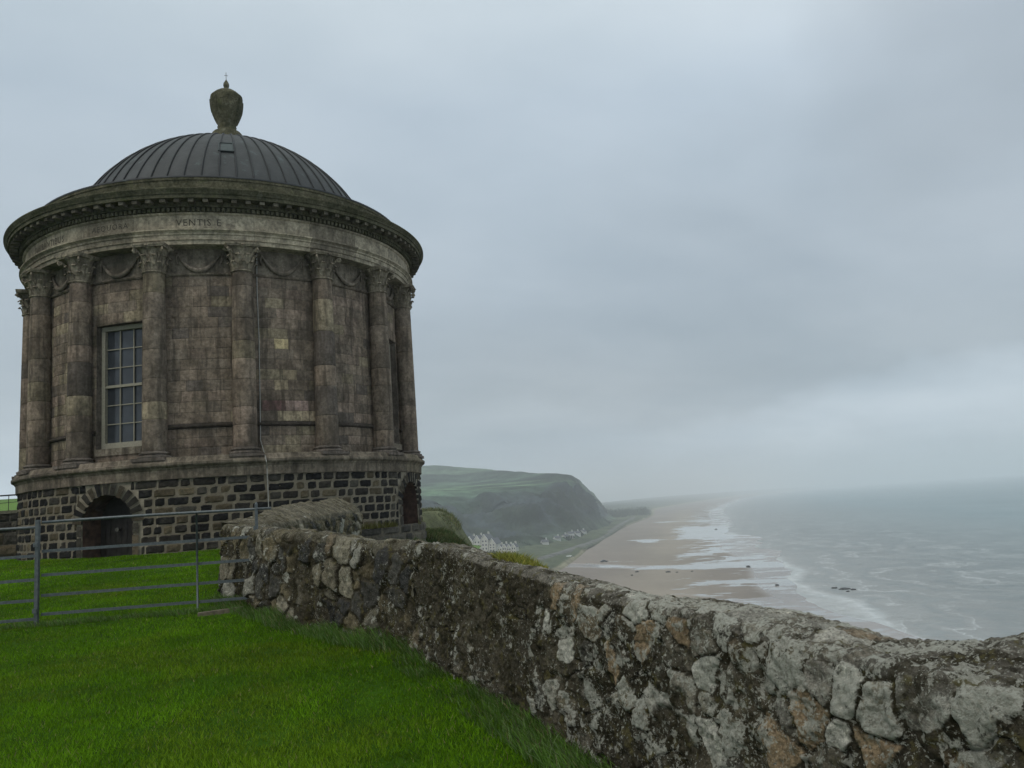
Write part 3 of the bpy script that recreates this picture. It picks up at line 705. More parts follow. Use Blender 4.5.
for i, (px, py, d, w, lb) in enumerate(cott):
    q = place(px, py); w *= .5; c = empty('cottage', tuple(q), R_(-75 + 18 * (i % 3)))
    tag(c, lb, 'house', 'white houses below the cliff')
    gable_house(c, w, 5.5, 2.9 + 1.2 * (i == 3), 1.5, M_WHITE, 2, 2 if i == 3 else 1, barge=0)

# ------------------------------------------------------------------ vehicles and rocks on the strand
def vehicle(name, loc, rz, L_, W_, H_, cabin, paint, label, cat, group=None):
    root = empty(name, loc, rz)
    xs = np.linspace(-L_ / 2, L_ / 2, 15); t = (xs + L_ / 2) / L_
    if cabin == 'van': top = np.interp(t, [0, .02, .72, .82, .97, 1], [H_ * .92, H_, H_, H_ * .62, H_ * .5, H_ * .35])
    else: top = np.interp(t, [0, .03, .16, .3, .6, .74, .95, 1], [H_ * .5, H_ * .58, H_ * .62, H_, H_, H_ * .62, H_ * .55, H_ * .38])
    sec = []
    for x, h in zip(xs, top):
        hw = W_ / 2; hw2 = hw * (.8 if h > H_ * .7 and cabin != 'van' else .93)
        sec.append([(x, -hw * .92, .28), (x, -hw, .5), (x, -hw, min(h, H_ * .58) - .02), (x, -hw2, h - .05), (x, -hw2 * .7, h), (x, hw2 * .7, h), (x, hw2, h - .05), (x, hw, min(h, H_ * .58) - .02), (x, hw, .5), (x, hw * .92, .28)])
    P = np.array(sec); b = MB(); b.grid(P, wrap=True); n = P.shape[1]
    b.F += [list(range(n)), list(range(14 * n, 15 * n))[::-1]]; b.M += [0, 0]
    b.build('body', paint, root, smooth=False)
    g = MB()
    for s in (-1, 1): g.box(((.02 if cabin != 'van' else .18) * L_, s * (W_ / 2 - (.07 if cabin != 'van' else -.005)), H_ * .77), (L_ * (.3 if cabin != 'van' else .2), .06, H_ * .22))
    g.build('window', M_DARKG, root)
    for sx in (-1, 1):
        for s in (-1, 1):
            wb = MB(); y = s * (W_ / 2 - .1)
            wb.tube([(sx * L_ * .3, y - .1, .32), (sx * L_ * .3, y + .1, .32)], .32, 14); wl = wb.build('wheel', M_IRON, root)
            hb = MB(); hb.tube([(sx * L_ * .3, y + s * .1, .32), (sx * L_ * .3, y + s * .115, .32)], .19, 12); hb.build('rim', M_GALV, wl)
    return tag(root, label, cat, group)
def strand_z(x, y):
    s = poly_sd(SHORE, np.array([x]), np.array([y]))[0]
    return SEA + .06 - np.clip(s, -150, 200) * .009 + .6 * sstep(-s, 150, 600) - curve(x, y)
M_VAN = plain('white_paint', (.75, .75, .74), .4, .5, var=.05, bmp=0); M_CAR = plain('dark_paint', (.025, .03, .035), .35, .5, var=.1, bmp=0)
q = on_z(570, 559.5, SEA + .9); vehicle('parked_van', (q[0], q[1], strand_z(q[0], q[1])), R_(20), 5.2, 2.0, 2.4, 'van', M_VAN, 'white van parked at the top of the beach below the grassy flats', 'van')
q = on_z(604, 562, SEA + 1.0); vehicle('parked_car', (q[0], q[1], strand_z(q[0], q[1])), R_(8), 4.6, 1.8, 1.5, 'car', M_CAR, 'dark car parked on the brown sand right of the white van', 'car')
M_ROCK = plain('dark_rock', (.022, .022, .02), .7, .4, var=.5, scale=1.2, bmp=.1)
def rock(px, py, w, h, label, k, flat=False, z=None, group='dark rocks on the strand'):
    q = on_z(px, py, SEA + (.5 if z is None else z)); r = np.random.default_rng(k)
    nu, nv = 18, 10; th = np.arange(nu) / nu * 2 * np.pi; ph = np.linspace(-.35, np.pi / 2, nv)
    X = np.cos(ph)[:, None] * np.cos(th); Y = np.cos(ph)[:, None] * np.sin(th); Z = np.sin(ph)[:, None] + 0 * th
    d = 1 + .35 * fbm(X * 1.6 + k, Y * 1.6, Z * 1.6, oct=3, seed=k)
    P = np.stack([X * d * w / 2, Y * d * w * .35, Z * d * h], -1); b = MB(); b.grid(P, wrap=True)
    o = b.build('rock', M_ROCK, smooth=True); o.location = (q[0], q[1], (strand_z(q[0], q[1]) if z is None else SEA + z - .1)); o.rotation_euler = (0, 0, r.random() * .6)
    return tag(o, label, 'rock', group)
rock(637, 572.5, 2.0, .6, 'low dark rock on the sand just below the stream, first right of the wall top', 1)
rock(632, 576, 1.4, .5, 'tiny dark rock on bare sand, lowest and leftmost of the scattered rocks', 2)
rock(668, 572.5, 2.7, .7, 'widest dark rock of the row on the sand just below the stream', 3)
rock(677, 572.5, 1.5, .45, 'small dark rock right beside the widest rock below the stream', 4)
rock(692, 571.5, 1.5, .45, 'dark rock at the right end of the row below the stream', 5)
rock(748.5, 566.5, 2.2, .9, 'dark rock standing in the wet stream mouth near the surf', 6)
rock(834.5, 587.6, 2.6, .28, 'black rock at the left of the reef breaking the shallow water', 7, z=.25, group='black reef in the shallows')
rock(844, 588.6, 4.4, .45, 'largest black rock in the middle of the reef in shallow water', 8, z=.25, group='black reef in the shallows')
rock(853.5, 589.2, 2.4, .3, 'black rock at the right of the reef in shallow water', 9, z=.25, group='black reef in the shallows')
rock(848, 591.0, 1.6, .25, 'small black rock just in front of the reef in shallow water', 10, z=.25, group='black reef in the shallows')
rock(777, 584.5, 1.6, .6, 'little dark rock on the sand spit at the water edge', 11)
rock(716, 529.0, 3.4, .8, 'far dark rock lying in the bright sheet of standing water', 12)

# ================================================================== TEMPLE
ZB = -.55
temple = empty('temple', (T[0], T[1], ZB), TROT)
tag(temple, 'round domed stone temple with engaged Corinthian columns standing on the clifftop lawn', 'temple')
def cyl(th, r, z): return np.stack([r * np.sin(th), -r * np.cos(th), z - ZB + 0 * th], -1)
DEG = math.pi / 180
TH0 = .0558; STEP = math.pi / 8
WIN = [TH0 - 1.5 * STEP, TH0 + 2.5 * STEP]
# --- masonry made of separate blocks on a mortar core
def pick(r, pal):
    w = np.array([p[0] for p in pal]); k = r.choice(len(pal), p=w / w.sum()); c = np.array(pal[k][1]); return c * (.8 + .4 * r.random())
def masonry(mb, R, zs, lens, joint, depth, pal, r, hole=None, sub=(4, 3), rough=.0, special=None):
    for row, (z0, z1) in enumerate(zip(zs[:-1], zs[1:])):
        a = r.random() * .3; end = a + 2 * math.pi
        while a < end - 1e-3:
            l = lens[0] + (lens[1] - lens[0]) * r.random() ** 1.3
            a1 = a + l / R
            if end - a1 < lens[0] / R: a1 = end
            segs = [(a, a1, z0, z1)]
            if hole:
                segs = hole(a, a1, z0, z1)
            for (t0, t1, y0, y1) in segs:
                j = joint / 2
                if (t1 - t0) * R < joint * 2.5 or y1 - y0 < joint * 2.5: continue
                nx = max(2, int((t1 - t0) * R / .07) if rough else sub[0]); ny = sub[1]
                uu = np.linspace(0, 1, nx + 1); vv = np.linspace(0, 1, ny + 1)
                if not rough: eu, ev = .02 / ((t1 - t0) * R), .02 / (y1 - y0); uu = np.array([0, eu, .5, 1 - eu, 1]); vv = np.array([0, ev, .5, 1 - ev, 1])
                U, Vv = np.meshgrid(uu, vv)
                jit = (r.random(4) - .5) * joint * (.9 if rough else .1)
                TT = (t0 + j / R + jit[0] / R) + U * ((t1 - t0) - 2 * j / R - (jit[0] - jit[1]) / R); ZZ = (y0 + j + jit[2] * .5) + Vv * ((y1 - y0) - 2 * j - (jit[2] - jit[3]) * .5)
                rim = np.minimum(np.minimum(U, 1 - U) * (t1 - t0) * R, np.minimum(Vv, 1 - Vv) * (y1 - y0))
                bul = np.sqrt(np.clip(rim / (.035 if rough else .015), 0, 1)); lo = .012 if rough else .0
                rr = R - lo + (depth * (.6 + .6 * r.random()) + lo) * bul
                if rough: rr = rr + rough * fbm(TT * R * 9, ZZ * 9, oct=2, seed=17) * bul
                c = pick(r, pal)
                if special is not None:
                    sc2 = special((t0 + t1) / 2, (y0 + y1) / 2)
                    if sc2 is not None: c = np.array(sc2)
                mb.grid(cyl(TT, rr, ZZ), c, 0)
            a = a1
def core(mb, R, th_edges, z_edges, hole, col, mi):
    for t0, t1 in zip(th_edges[:-1], th_edges[1:]):
        k = max(1, int((t1 - t0) / (2.5 * DEG)))
        for z0, z1 in zip(z_edges[:-1], z_edges[1:]):
            if hole((t0 + t1) / 2, (z0 + z1) / 2): continue
            tt = np.linspace(t0, t1, k + 1); TT, ZZ = np.meshgrid(tt, [z0, z1])
            mb.grid(cyl(TT, R + 0 * TT, ZZ), col, mi)
# --- basement
RP = 5.19; AW, AV = .63, .27      # arch half width, voussoir depth
A_SPR = .15; A_TOP = A_SPR + AW   # springing height and crown
def arch_half(z, out=0.0):
    """half width of the opening (plus ring) at height z"""
    w = AW + out
    if z <= A_SPR: return w if out == 0 else AW + .16
    q = w * w - (z - A_SPR) ** 2
    return math.sqrt(q) if q > 0 else 0.0
def cut_arch(a, a1, z0, z1):
    segs = [(a, a1, z0, z1)]
    for wc in WIN:
        new = []
        for (t0, t1, y0, y1) in segs:
            hw = max(arch_half(y0 + .02, AV), arch_half((y0 + y1) / 2, AV)) / RP
            for off in (-2 * math.pi, 0, 2 * math.pi):
                l, r2 = wc + off - hw, wc + off + hw
                if hw > 0 and t1 > l and t0 < r2:
                    if t0 < l: new.append((t0, l, y0, y1))
                    if t1 > r2: new.append((r2, t1, y0, y1))
                    break
            else: new.append((t0, t1, y0, y1))
        segs = new
    return segs
PAL_B = [(6, (.0135, .013, .0125)), (3.4, (.028, .025, .021)), (1.8, (.066, .054, .035)), (.9, (.098, .08, .051)), (1.6, (.048, .044, .036))]
r1 = np.random.default_rng(5)
mb = MB()
zs = list(np.linspace(-1.35, 1.04, 13))
masonry(mb, RP - .02, zs, (.22, .52), .023, .015, PAL_B, r1, cut_arch, (5, 5), .016)
# voussoirs and jamb stones round each arch
for wc in WIN:
    nv = 13
    for k in range(nv):
        p0 = math.pi * k / nv; p1 = math.pi * (k + 1) / nv; g = .016
        rr_ = np.array([AW, AW + AV * (.92 + .16 * r1.random())]); 
        pp = np.linspace(p0 + .042, p1 - .042, 4)
        RRR, PP = np.meshgrid(rr_, pp)
        xo = -RRR * np.cos(PP); zo = A_SPR + RRR * np.sin(PP)
        P = cyl(wc + xo / RP, RP + .02 + .01 * r1.random() + 0 * xo, zo)
        mb.grid(P, pick(r1, [(1, (.030, .027, .022)), (.8, (.052, .043, .030)), (1, (.014, .0135, .013))]), 0)
        # soffit of the stone
        Q = np.stack([P[:, 0], cyl(wc + xo[:, 0] / RP, RP - .55 + 0 * xo[:, 0], zo[:, 0])], 1); mb.grid(Q, (.04, .036, .03), 0)
    for s in (-1, 1):
        for z0, z1 in zip(np.linspace(-1.35, A_SPR, 7)[:-1], np.linspace(-1.35, A_SPR, 7)[1:]):
            tt = wc + s * np.array([AW, AW + .16 - .02]) / RP; TT, ZZ = np.meshgrid(tt, [z0 + .015, z1 - .015])
            mb.grid(cyl(TT, RP + .015 + 0 * TT, ZZ), pick(r1, [(1, (.10, .08, .055)), (1, (.05, .045, .036))]), 0)
# mortar core with the arch openings left out
ths = np.linspace(-math.pi, math.pi, 145)
for t0, t1 in zip(ths[:-1], ths[1:]):
    tc_ = (t0 + t1) / 2
    near = [wc for wc in WIN if abs((tc_ - wc + math.pi) % (2 * math.pi) - math.pi) < (AW + AV) / RP]
    if not near:
        TT, ZZ = np.meshgrid([t0, t1], [-1.35, 1.04]); mb.grid(cyl(TT, RP - .025 + 0 * TT, ZZ), (.165, .143, .105), 1)
for wc in WIN:
    # fitted spandrel sheet of mortar around the opening
    e0 = [t for t in ths if t < wc - (AW + AV) / RP]; e1 = [t for t in ths if t > wc + (AW + AV) / RP]
    lo, hi = max(e0) , min(e1)
    if lo - (-math.pi) < 0: pass
    lo -= 2.5 * DEG; hi += 2.5 * DEG
    ph = np.linspace(0, math.pi, 25)
    inner = [(-AW / RP, -1.35)] + [(-(AW + .004) * math.cos(p) / RP, A_SPR + (AW + .004) * math.sin(p)) for p in ph] + [(AW / RP, -1.35)]
    outer = [(lo - wc, -1.35)] + [(np.interp(p, [0, math.pi * .3, math.pi * .7, math.pi], [lo - wc, lo - wc, hi - wc, hi - wc]), np.interp(p, [0, math.pi * .3, math.pi * .7, math.pi], [A_SPR, 1.04, 1.04, A_SPR])) for p in ph] + [(hi - wc, -1.35)]
    I = np.array(inner); O = np.array(outer); G = np.stack([O, I], 1)
    mb.grid(cyl(wc + G[..., 0], RP - .024 + 0 * G[..., 0], G[..., 1]), (.25, .22, .165), 1)
def m_mortar(t, b):
    p = geo(t); c = vcol(t); n = noise(t, p, 9, 6, .65); c = mixc(t, 1.0, c, ramp(t, n, [(.25, .6), (.75, 1.3)]), 'MULTIPLY'); L(t, c, b.inputs['Base Color']); setp(b, .95, .2); bump(t, b, noise(t, p, 50, 4, .6), .01, .6)
M_MORT = mat('lime_mortar', m_mortar)
mb.build('basement_wall', [M_BAS, M_MORT], temple, smooth=False)
for i, wc in enumerate(WIN):
    # recess with red-brown reveals
    rv = MB(); ph = np.linspace(0, math.pi, 17)
    prof = [(-AW, -1.35)] + [(-AW * math.cos(p), A_SPR + AW * math.sin(p)) for p in ph] + [(AW, -1.35)]
    prof = np.array(prof); rr = np.array([RP - .03, RP - .3, RP - .62])
    G = np.stack([cyl(wc + prof[:, 0] / RP, r + 0 * prof[:, 0], prof[:, 1]) for r in rr], 1); rv.grid(G, (1, 1, 1))
    rv.build('arch_reveal', M_RED, temple)
    db = MB(); nb_ = 8; xs = np.linspace(-AW, AW, nb_ + 1)
    for x0, x1 in zip(xs[:-1], xs[1:]):
        top = lambda x: A_SPR + math.sqrt(max(0, AW * AW - x * x))
        g = .008
        P = np.array([[(x0 + g, -1.3), (x1 - g, -1.3)], [(x0 + g, top(x0 + g)), (x1 - g, top(x1 - g))]])
        db.grid(cyl(wc + P[..., 0] / RP, RP - .52 - .01 * (nb_ % 2) + 0 * P[..., 0], P[..., 1]), (1, 1, 1))
    P = np.array([[(-AW, -1.3), (AW, -1.3)], [(-AW, A_TOP), (AW, A_TOP)]]); db.grid(cyl(wc + P[..., 0] / RP, RP - .56 + 0 * P[..., 0], P[..., 1]), (1, 1, 1))
    dr = db.build('arched_door', M_DOOR, temple)
    hb = MB(); c0 = cyl(np.array([wc - .05 / RP]), RP - .5, np.array([.02]))[0]; c1 = cyl(np.array([wc - .05 / RP]), RP - .42, np.array([.02]))[0]
    hb.tube([c0, c1], [.035, .045], 10); hb.build('door_knob', M_BRASS, dr)
sb = MB(); sb.lathe([(5.10, -.33 - ZB), (5.25, -.335 - ZB), (5.255, -1.4 - ZB)], 64, (.10, .088, .066), a0=14 * DEG, a1=118 * DEG)
for z0, z1 in ((-.55, -.33), (-.82, -.55), (-1.1, -.82)):
    a = 14 * DEG
    while a < 118 * DEG:
        a1 = min(118 * DEG, a + (.3 + .5 * r1.random()) / 5.26); U, Vv = np.meshgrid(np.linspace(0, 1, 6), np.linspace(0, 1, 5)); rim = np.minimum(np.minimum(U, 1 - U) * (a1 - a) * 5.26, np.minimum(Vv, 1 - Vv) * (z1 - z0))
        sb.grid(cyl(a + .012 / 5.26 + U * (a1 - a - .024 / 5.26), 5.24 + .045 * np.sqrt(np.clip(rim / .035, 0, 1)), z0 + .01 + Vv * (z1 - z0 - .012)), pick(r1, [(1, (.07, .064, .052)), (1, (.045, .042, .036)), (1, (.10, .088, .066))])); a = a1
sb.build('footing_step', M_BAS, temple, smooth=False)
# --- basement cornice
PAL_A = [(4, (.162, .128, .096)), (3, (.138, .112, .086)), (2, (.172, .133, .102)), (1.2, (.190, .158, .108)), (.9, (.098, .082, .068))]
PAL_S = [(4, (.140, .117, .088)), (3, (.122, .102, .077)), (2, (.148, .120, .092)), (1.3, (.17, .142, .098)), (.5, (.09, .08, .063))]
cb = MB()
def lathe_blocks(mb, prof, nb, r, pal, n_per=6, joint=.004, a_off=0.0):
    for k in range(nb):
        a0 = a_off + 2 * math.pi * k / nb; a1 = a_off + 2 * math.pi * (k + 1) / nb - joint / 5.2
        mb.lathe([(q[0], q[1] - ZB) for q in prof], n_per + 1, pick(r, pal), a0=a0, a1=a1)
lathe_blocks(cb, [(5.0, 1.02), (5.225, 1.03), (5.23, 1.225), (5.245, 1.24), (5.26, 1.27), (5.29, 1.29), (5.32, 1.31), (5.33, 1.33), (5.33, 1.375), (5.30, 1.39), (5.27, 1.435), (5.255, 1.47), (5.24, 1.50), (4.6, 1.53)], 26, r1, PAL_S)
cb.build('basement_cornice', M_SAND, temple, smooth=False)
# --- rotunda wall
RW = 4.74; WHW = .645; WZ0, WZ1 = 1.84, 4.70
def cut_win(a, a1, z0, z1):
    segs = [(a, a1, z0, z1)]
    for wc in WIN:
        new = []
        for (t0, t1, y0, y1) in segs:
            done = False
            for off in (-2 * math.pi, 0, 2 * math.pi):
                l, r2 = wc + off - WHW / RW, wc + off + WHW / RW
                if t1 > l and t0 < r2 and y1 > WZ0 + .02 and y0 < WZ1 - .02:
                    if y0 < WZ1 < y1: new.append((max(t0, l), min(t1, r2), WZ1, y1))
                    if y0 < WZ0 < y1: new.append((max(t0, l), min(t1, r2), y0, WZ0))
                    if t0 < l: new.append((t0, l, y0, y1))
                    if t1 > r2: new.append((r2, t1, y0, y1))
                    done = True; break
            if not done: new.append((t0, t1, y0, y1))
        segs = new
    return segs
def px_th(px, py, r=RW):
    d = ray(px, py); a = d[0] ** 2 + d[1] ** 2; bq = -2 * (d[:2] @ T); c = TD * TD - r * r
    t = (-bq - math.sqrt(max(0, bq * bq - 4 * a * c))) / (2 * a); q = d * t; v = q[:2] - T
    return math.atan2(v @ rt_, v @ u_), q[2]
BRIGHT = [(px_th(x, y), c) for x, y, c in [(278, 348, (.30, .235, .12)), (290, 349, (.31, .25, .14)), (285, 380, (.22, .17, .10)), (291, 412, (.25, .20, .12)), (305, 415, (.23, .18, .11)), (300, 402, (.22, .15, .12)), (346, 404, (.30, .28, .22)), (268, 403, (.11, .05, .042)), (266, 348, (.10, .055, .045)), (285, 440, (.17, .12, .085)), (360, 357, (.22, .19, .13)), (112, 315, (.23, .19, .13))]]
def special(t, z):
    for (tt, z0), c in BRIGHT:
        if abs((t - tt)) * RW < .16 and abs(z - z0) < .13: return np.array(c) * 1.02 + .04
    return None
mb = MB()
masonry(mb, RW, list(np.linspace(1.5, 2.16, 4)), (.35, .8), .010, .006, PAL_A, r1, cut_win, (3, 2), 0, special)
masonry(mb, RW, list(np.linspace(2.27, 5.70, 15)), (.32, .74), .006, .006, PAL_A, r1, cut_win, (3, 2), 0, special)
edges = sorted(list(np.linspace(-math.pi, math.pi, 73)) + [w + s * WHW / RW for w in WIN for s in (-1, 1)])
inwin = lambda t, z: any(abs(t - w) < WHW / RW and WZ0 < z < WZ1 for w in WIN)
core(mb, RW - .004, edges, [1.45, WZ0, WZ1, 5.75], inwin, (.096, .082, .063), 0)
core(mb, RW + .004, edges, [5.75, 6.36], lambda t, z: False, (.138, .118, .09), 0)
for w in WIN:      # window reveals, lintel soffit and sill bed
    for s in (-1, 1):
        a = cyl(np.array([w + s * WHW / RW] * 2), np.array([RW, RW - .36]), np.array([WZ0, WZ0])); c = cyl(np.array([w + s * WHW / RW] * 2), np.array([RW, RW - .36]), np.array([WZ1, WZ1])); mb.grid(np.stack([a, c]), (.10, .085, .07), 0)
    for z in (WZ0, WZ1):
        TT, RRr = np.meshgrid([w - WHW / RW, w + WHW / RW], [RW, RW - .36]); mb.grid(cyl(TT, RRr, z + 0 * TT), (.10, .085, .07), 0)
mb.build('rotunda_wall', M_SAND, temple, smooth=False)
segs_a = sorted(WIN)
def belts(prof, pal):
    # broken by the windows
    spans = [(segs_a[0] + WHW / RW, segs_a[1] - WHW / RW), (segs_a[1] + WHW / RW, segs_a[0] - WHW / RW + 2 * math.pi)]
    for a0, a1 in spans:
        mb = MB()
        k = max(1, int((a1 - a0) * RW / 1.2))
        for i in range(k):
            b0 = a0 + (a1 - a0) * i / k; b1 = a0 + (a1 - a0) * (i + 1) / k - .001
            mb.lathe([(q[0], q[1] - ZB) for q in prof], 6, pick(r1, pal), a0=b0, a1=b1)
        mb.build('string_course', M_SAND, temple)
belts([(RW - .02, 2.155), (RW - .01, 2.16), (RW + .06, 2.18), (RW + .075, 2.20), (RW + .075, 2.235), (RW + .03, 2.245), (RW + .03, 2.262), (RW - .01, 2.268)], [(1, (.06, .05, .042))])  # band colour darkened for dirt and for the shadow line along it
uc = MB(); lathe_blocks(uc, [(RW - .02, 5.69), (RW + .03, 5.70), (RW + .055, 5.73), (RW + .055, 5.755), (RW + .01, 5.765)], 20, r1, PAL_S[:3]); uc.build('panel_moulding', M_SAND, temple)
# --- sash windows
for i, w in enumerate(WIN):
    wo_ = MB(); c = cyl(np.array([w]), RW - .24, np.array([0.0]))[0]; ex = np.array([math.cos(w), math.sin(w), 0]); ey = np.array([-math.sin(w), math.cos(w), 0])   # along, inward
    Mx = np.stack([ex, ey, np.array([0, 0, 1.0])], 1)
    def bx(mbx, x, y, z, d): mbx.box(c + ex * x + ey * y + np.array([0, 0, z]), d, M=Mx)
    zc = (WZ0 + WZ1) / 2; hh = WZ1 - WZ0
    for s in (-1, 1): bx(wo_, s * (WHW - .055), 0, zc, (.11, .10, hh))
    bx(wo_, 0, 0, WZ1 - .05, (2 * WHW - .22, .10, .10)); bx(wo_, 0, 0, WZ0 + .07, (2 * WHW - .22, .12, .14))
    wf_ = wo_.build('sash_window', M_FRAME, temple)
    gw = 2 * WHW - .22; z0 = WZ0 + .14; z1 = WZ1 - .10; mid = (z0 + z1) / 2
    br_ = MB()
    bx(br_, 0, .01, mid, (gw, .07, .06))
    for k in (1, 2): bx(br_, -gw / 2 + gw * k / 3, .02, (z0 + z1) / 2, (.021, .03, z1 - z0))
    for k in (1, 2, 4, 5): bx(br_, 0, .021, z0 + (z1 - z0) * k / 6, (gw, .026, .021))
    br_.build('glazing_bars', M_FRAME, wf_)
    gl = MB(); bx(gl, 0, .05, (z0 + z1) / 2, (gw, .008, z1 - z0)); gl.build('glass', M_GLASS, wf_)
    sl = MB(); c2 = cyl(np.array([w]), RW - .1, np.array([0.0]))[0]; sl.box(c2 + np.array([0, 0, WZ0 - .085]), (2 * WHW - .01, .26, .16), M=Mx, col=(.15, .13, .10)); sl.build('window_sill', M_SAND, wf_)
    bk = MB(); bx(bk, 0, .6, zc, (2 * WHW + .6, .02, hh + .5)); bk.build('dark_room_sheet', M_DOOR, wf_)  # dark sheet standing in for the unlit room behind the panes
# --- columns
RC = 4.94
def drum_profile():
    z0, z1 = 1.66, 5.74; out = []
    for k in range(18):
        t = k / 17; out.append((.268 - .036 * t ** 1.6, z0 + (z1 - z0) * t))
    return out
def column_meshes(seed):
    r = np.random.default_rng(seed); out = []
    sh = MB(); pf = drum_profile(); nd = int(r.integers(6, 9))
    cuts = np.linspace(1.66, 5.74, nd + 1); cuts[1:-1] += (r.random(nd - 1) - .5) * .3
    for z0, z1 in zip(cuts[:-1], cuts[1:]):
        zz = [z0, z0 + .008, z0 + .02, (z0 + z1) / 2, z1 - .02, z1 - .008, z1]
        ra = np.interp(zz, [p[1] for p in pf], [p[0] for p in pf]); ra = ra - np.array([.012, .003, 0, 0, 0, .003, .012])
        sh.lathe([(a, z - 1.44) for a, z in zip(ra, zz)], 24, pick(r, PAL_A))
    shm = mesh_np('column', np.concatenate(sh.V), sh.F, np.concatenate(sh.C), [M_SAND], None, True)
    ba = MB(); o = 1.44
    ba.box((0, 0, .035), (.74, .74, .07), col=(.12, .10, .085))
    ba.lathe([(.30, .065), (.355, .07), (.365, .09), (.355, .115), (.315, .125), (.30, .14), (.315, .155), (.33, .17), (.325, .19), (.285, .20), (.27, .225)], 28, (.12, .102, .086))
    bam = mesh_np('column_base', np.concatenate(ba.V), ba.F, np.concatenate(ba.C), [M_SAND], None, False)
    ca = MB(); z0 = 5.74 - 1.44; H_ = .60
    cc = (.20, .172, .125)
    ca.lathe([(.232, z0 - .03), (.262, z0 - .02), (.262, z0 + .01), (.235, z0 + .02), (.235, z0 + .2), (.25, z0 + .36), (.30, z0 + .5), (.33, z0 + .53)], 24, cc)
    def leaf(th, zb, h, wd, r0, curl):
        n = 7; t = np.linspace(0, 1, n)
        rr = r0 + .03 * t + curl * t ** 3.2; zz = zb + h * np.where(t < .85, t, .85 - (t - .85) * 1.1)
        w = wd * (1 - .25 * t ** 2) * np.where(t > .8, .75, 1)
        P = []
        for k in range(n):
            row = []
            for s in (-1, -.5, 0, .5, 1): row.append((rr[k] + .018 * (1 - s * s), s * w[k], zz[k] + (.015 if abs(s) == .5 else 0)))
            P.append(row)
        P = np.array(P); x = P[..., 0] * math.sin(th) + P[..., 1] * math.cos(th); y = -P[..., 0] * math.cos(th) + P[..., 1] * math.sin(th)
        for back in (0, 1):
            Q = np.stack([x - back * .012 * math.sin(th), y + back * .012 * math.cos(th), P[..., 2]], -1); ca.grid(Q, np.array(cc) * (.75 + .5 * r.random()), flip=bool(back))
    for k in range(8): leaf(k * math.pi / 4, z0 + .02, .22, .085, .235, .07)
    for k in range(8): leaf((k + .5) * math.pi / 4, z0 + .14, .27, .085, .24, .09)
    for k in range(4):
        th = math.pi / 4 + k * math.pi / 2; ct = np.array([math.sin(th), -math.cos(th)])
        sp = []
        for t in np.linspace(0, 1, 18):
            if t < .5: r0 = .26 + .17 * (t / .5) ** 1.5; z = z0 + .3 + .21 * (t / .5)
            else:
                a = (t - .5) / .5 * 1.5 * 2 * math.pi; q = .055 * (1 - .7 * (t - .5) / .5); r0 = .43 + q * math.sin(a); z = z0 + .51 - .055 + q * math.cos(a)
            sp.append((ct[0] * r0, ct[1] * r0, z))
        ca.tube(sp, .022, 6, cc)
        ca.tube([(math.sin(k * math.pi / 2) * .33, -math.cos(k * math.pi / 2) * .33, z0 + .50), (math.sin(k * math.pi / 2) * .40, -math.cos(k * math.pi / 2) * .40, z0 + .57)], [.03, .05], 8, cc)
    # concave abacus
    ring = []
    for k in range(40):
        th = 2 * math.pi * k / 40; q = abs((th + math.pi / 4) % (math.pi / 2) - math.pi / 4) / (math.pi / 4); ring.append((th, .385 + .125 * q ** 2.2))
    for z, sc in ((z0 + .53, .93), (z0 + .56, 1.0), (z0 + .605, 1.02)): pass
    P = np.array([[(sc * rr * math.sin(th), -sc * rr * math.cos(th), z) for th, rr in ring] for z, sc in ((z0 + .525, .6), (z0 + .53, .95), (z0 + .56, .97), (z0 + .565, 1.0), (z0 + .61, 1.02), (z0 + .612, .5))])
    ca.grid(P, np.array(cc) * 1.05, wrap=True)
    cam_ = mesh_np('capital', np.concatenate(ca.V), ca.F, np.concatenate(ca.C), [M_SAND], None, False)
    return shm, bam, cam_
shm, bam, capm = column_meshes(8)
for k in range(-6, 7):
    th = TH0 + k * STEP + (R_(2.2) if k == -3 else R_(1.5) if k == -4 else 0); shm = column_meshes(20 + k)[0] if k > -6 else shm; p = cyl(np.array([th]), RC, np.array([1.44]))[0]
    c = bpy.data.objects.new('column', shm); COL.objects.link(c); c.parent = temple; c.location = p; c.rotation_euler = (0, 0, th)
    if k % 2: c.rotation_euler = (0, 0, th + math.pi); 
    for nm, me in (('column_base', bam), ('capital', capm)):
        s = bpy.data.objects.new(nm, me); COL.objects.link(s); s.parent = c
# --- swags: a crescent garland in each panel between the capitals
def swag(thc):
    mbx = MB(); n = 26; t = np.linspace(-1, 1, n)
    x = t * .47; z = 6.22 - .40 * (1 - t * t) - .015; rad = .018 + .045 * (1 - t * t) ** 1.2
    P = cyl(thc + x / RW, RW + .03 + .5 * rad, z); mbx.tube(P, rad, 8, (.15, .126, .098))
    for s in (-1, 1):
        xx = s * .47 + s * .03 * np.sin(np.linspace(0, 3, 8)); zz = np.linspace(6.24, 5.98, 8)
        mbx.tube(cyl(thc + xx / RW, RW + .035 + 0 * xx, zz), np.linspace(.03, .02, 8), 6, (.15, .126, .098))
    # low round-headed sunk field
    return mbx.build('swag', M_SAND, temple, smooth=True)
for k in range(-5, 5): swag(TH0 + (k + .5) * STEP)
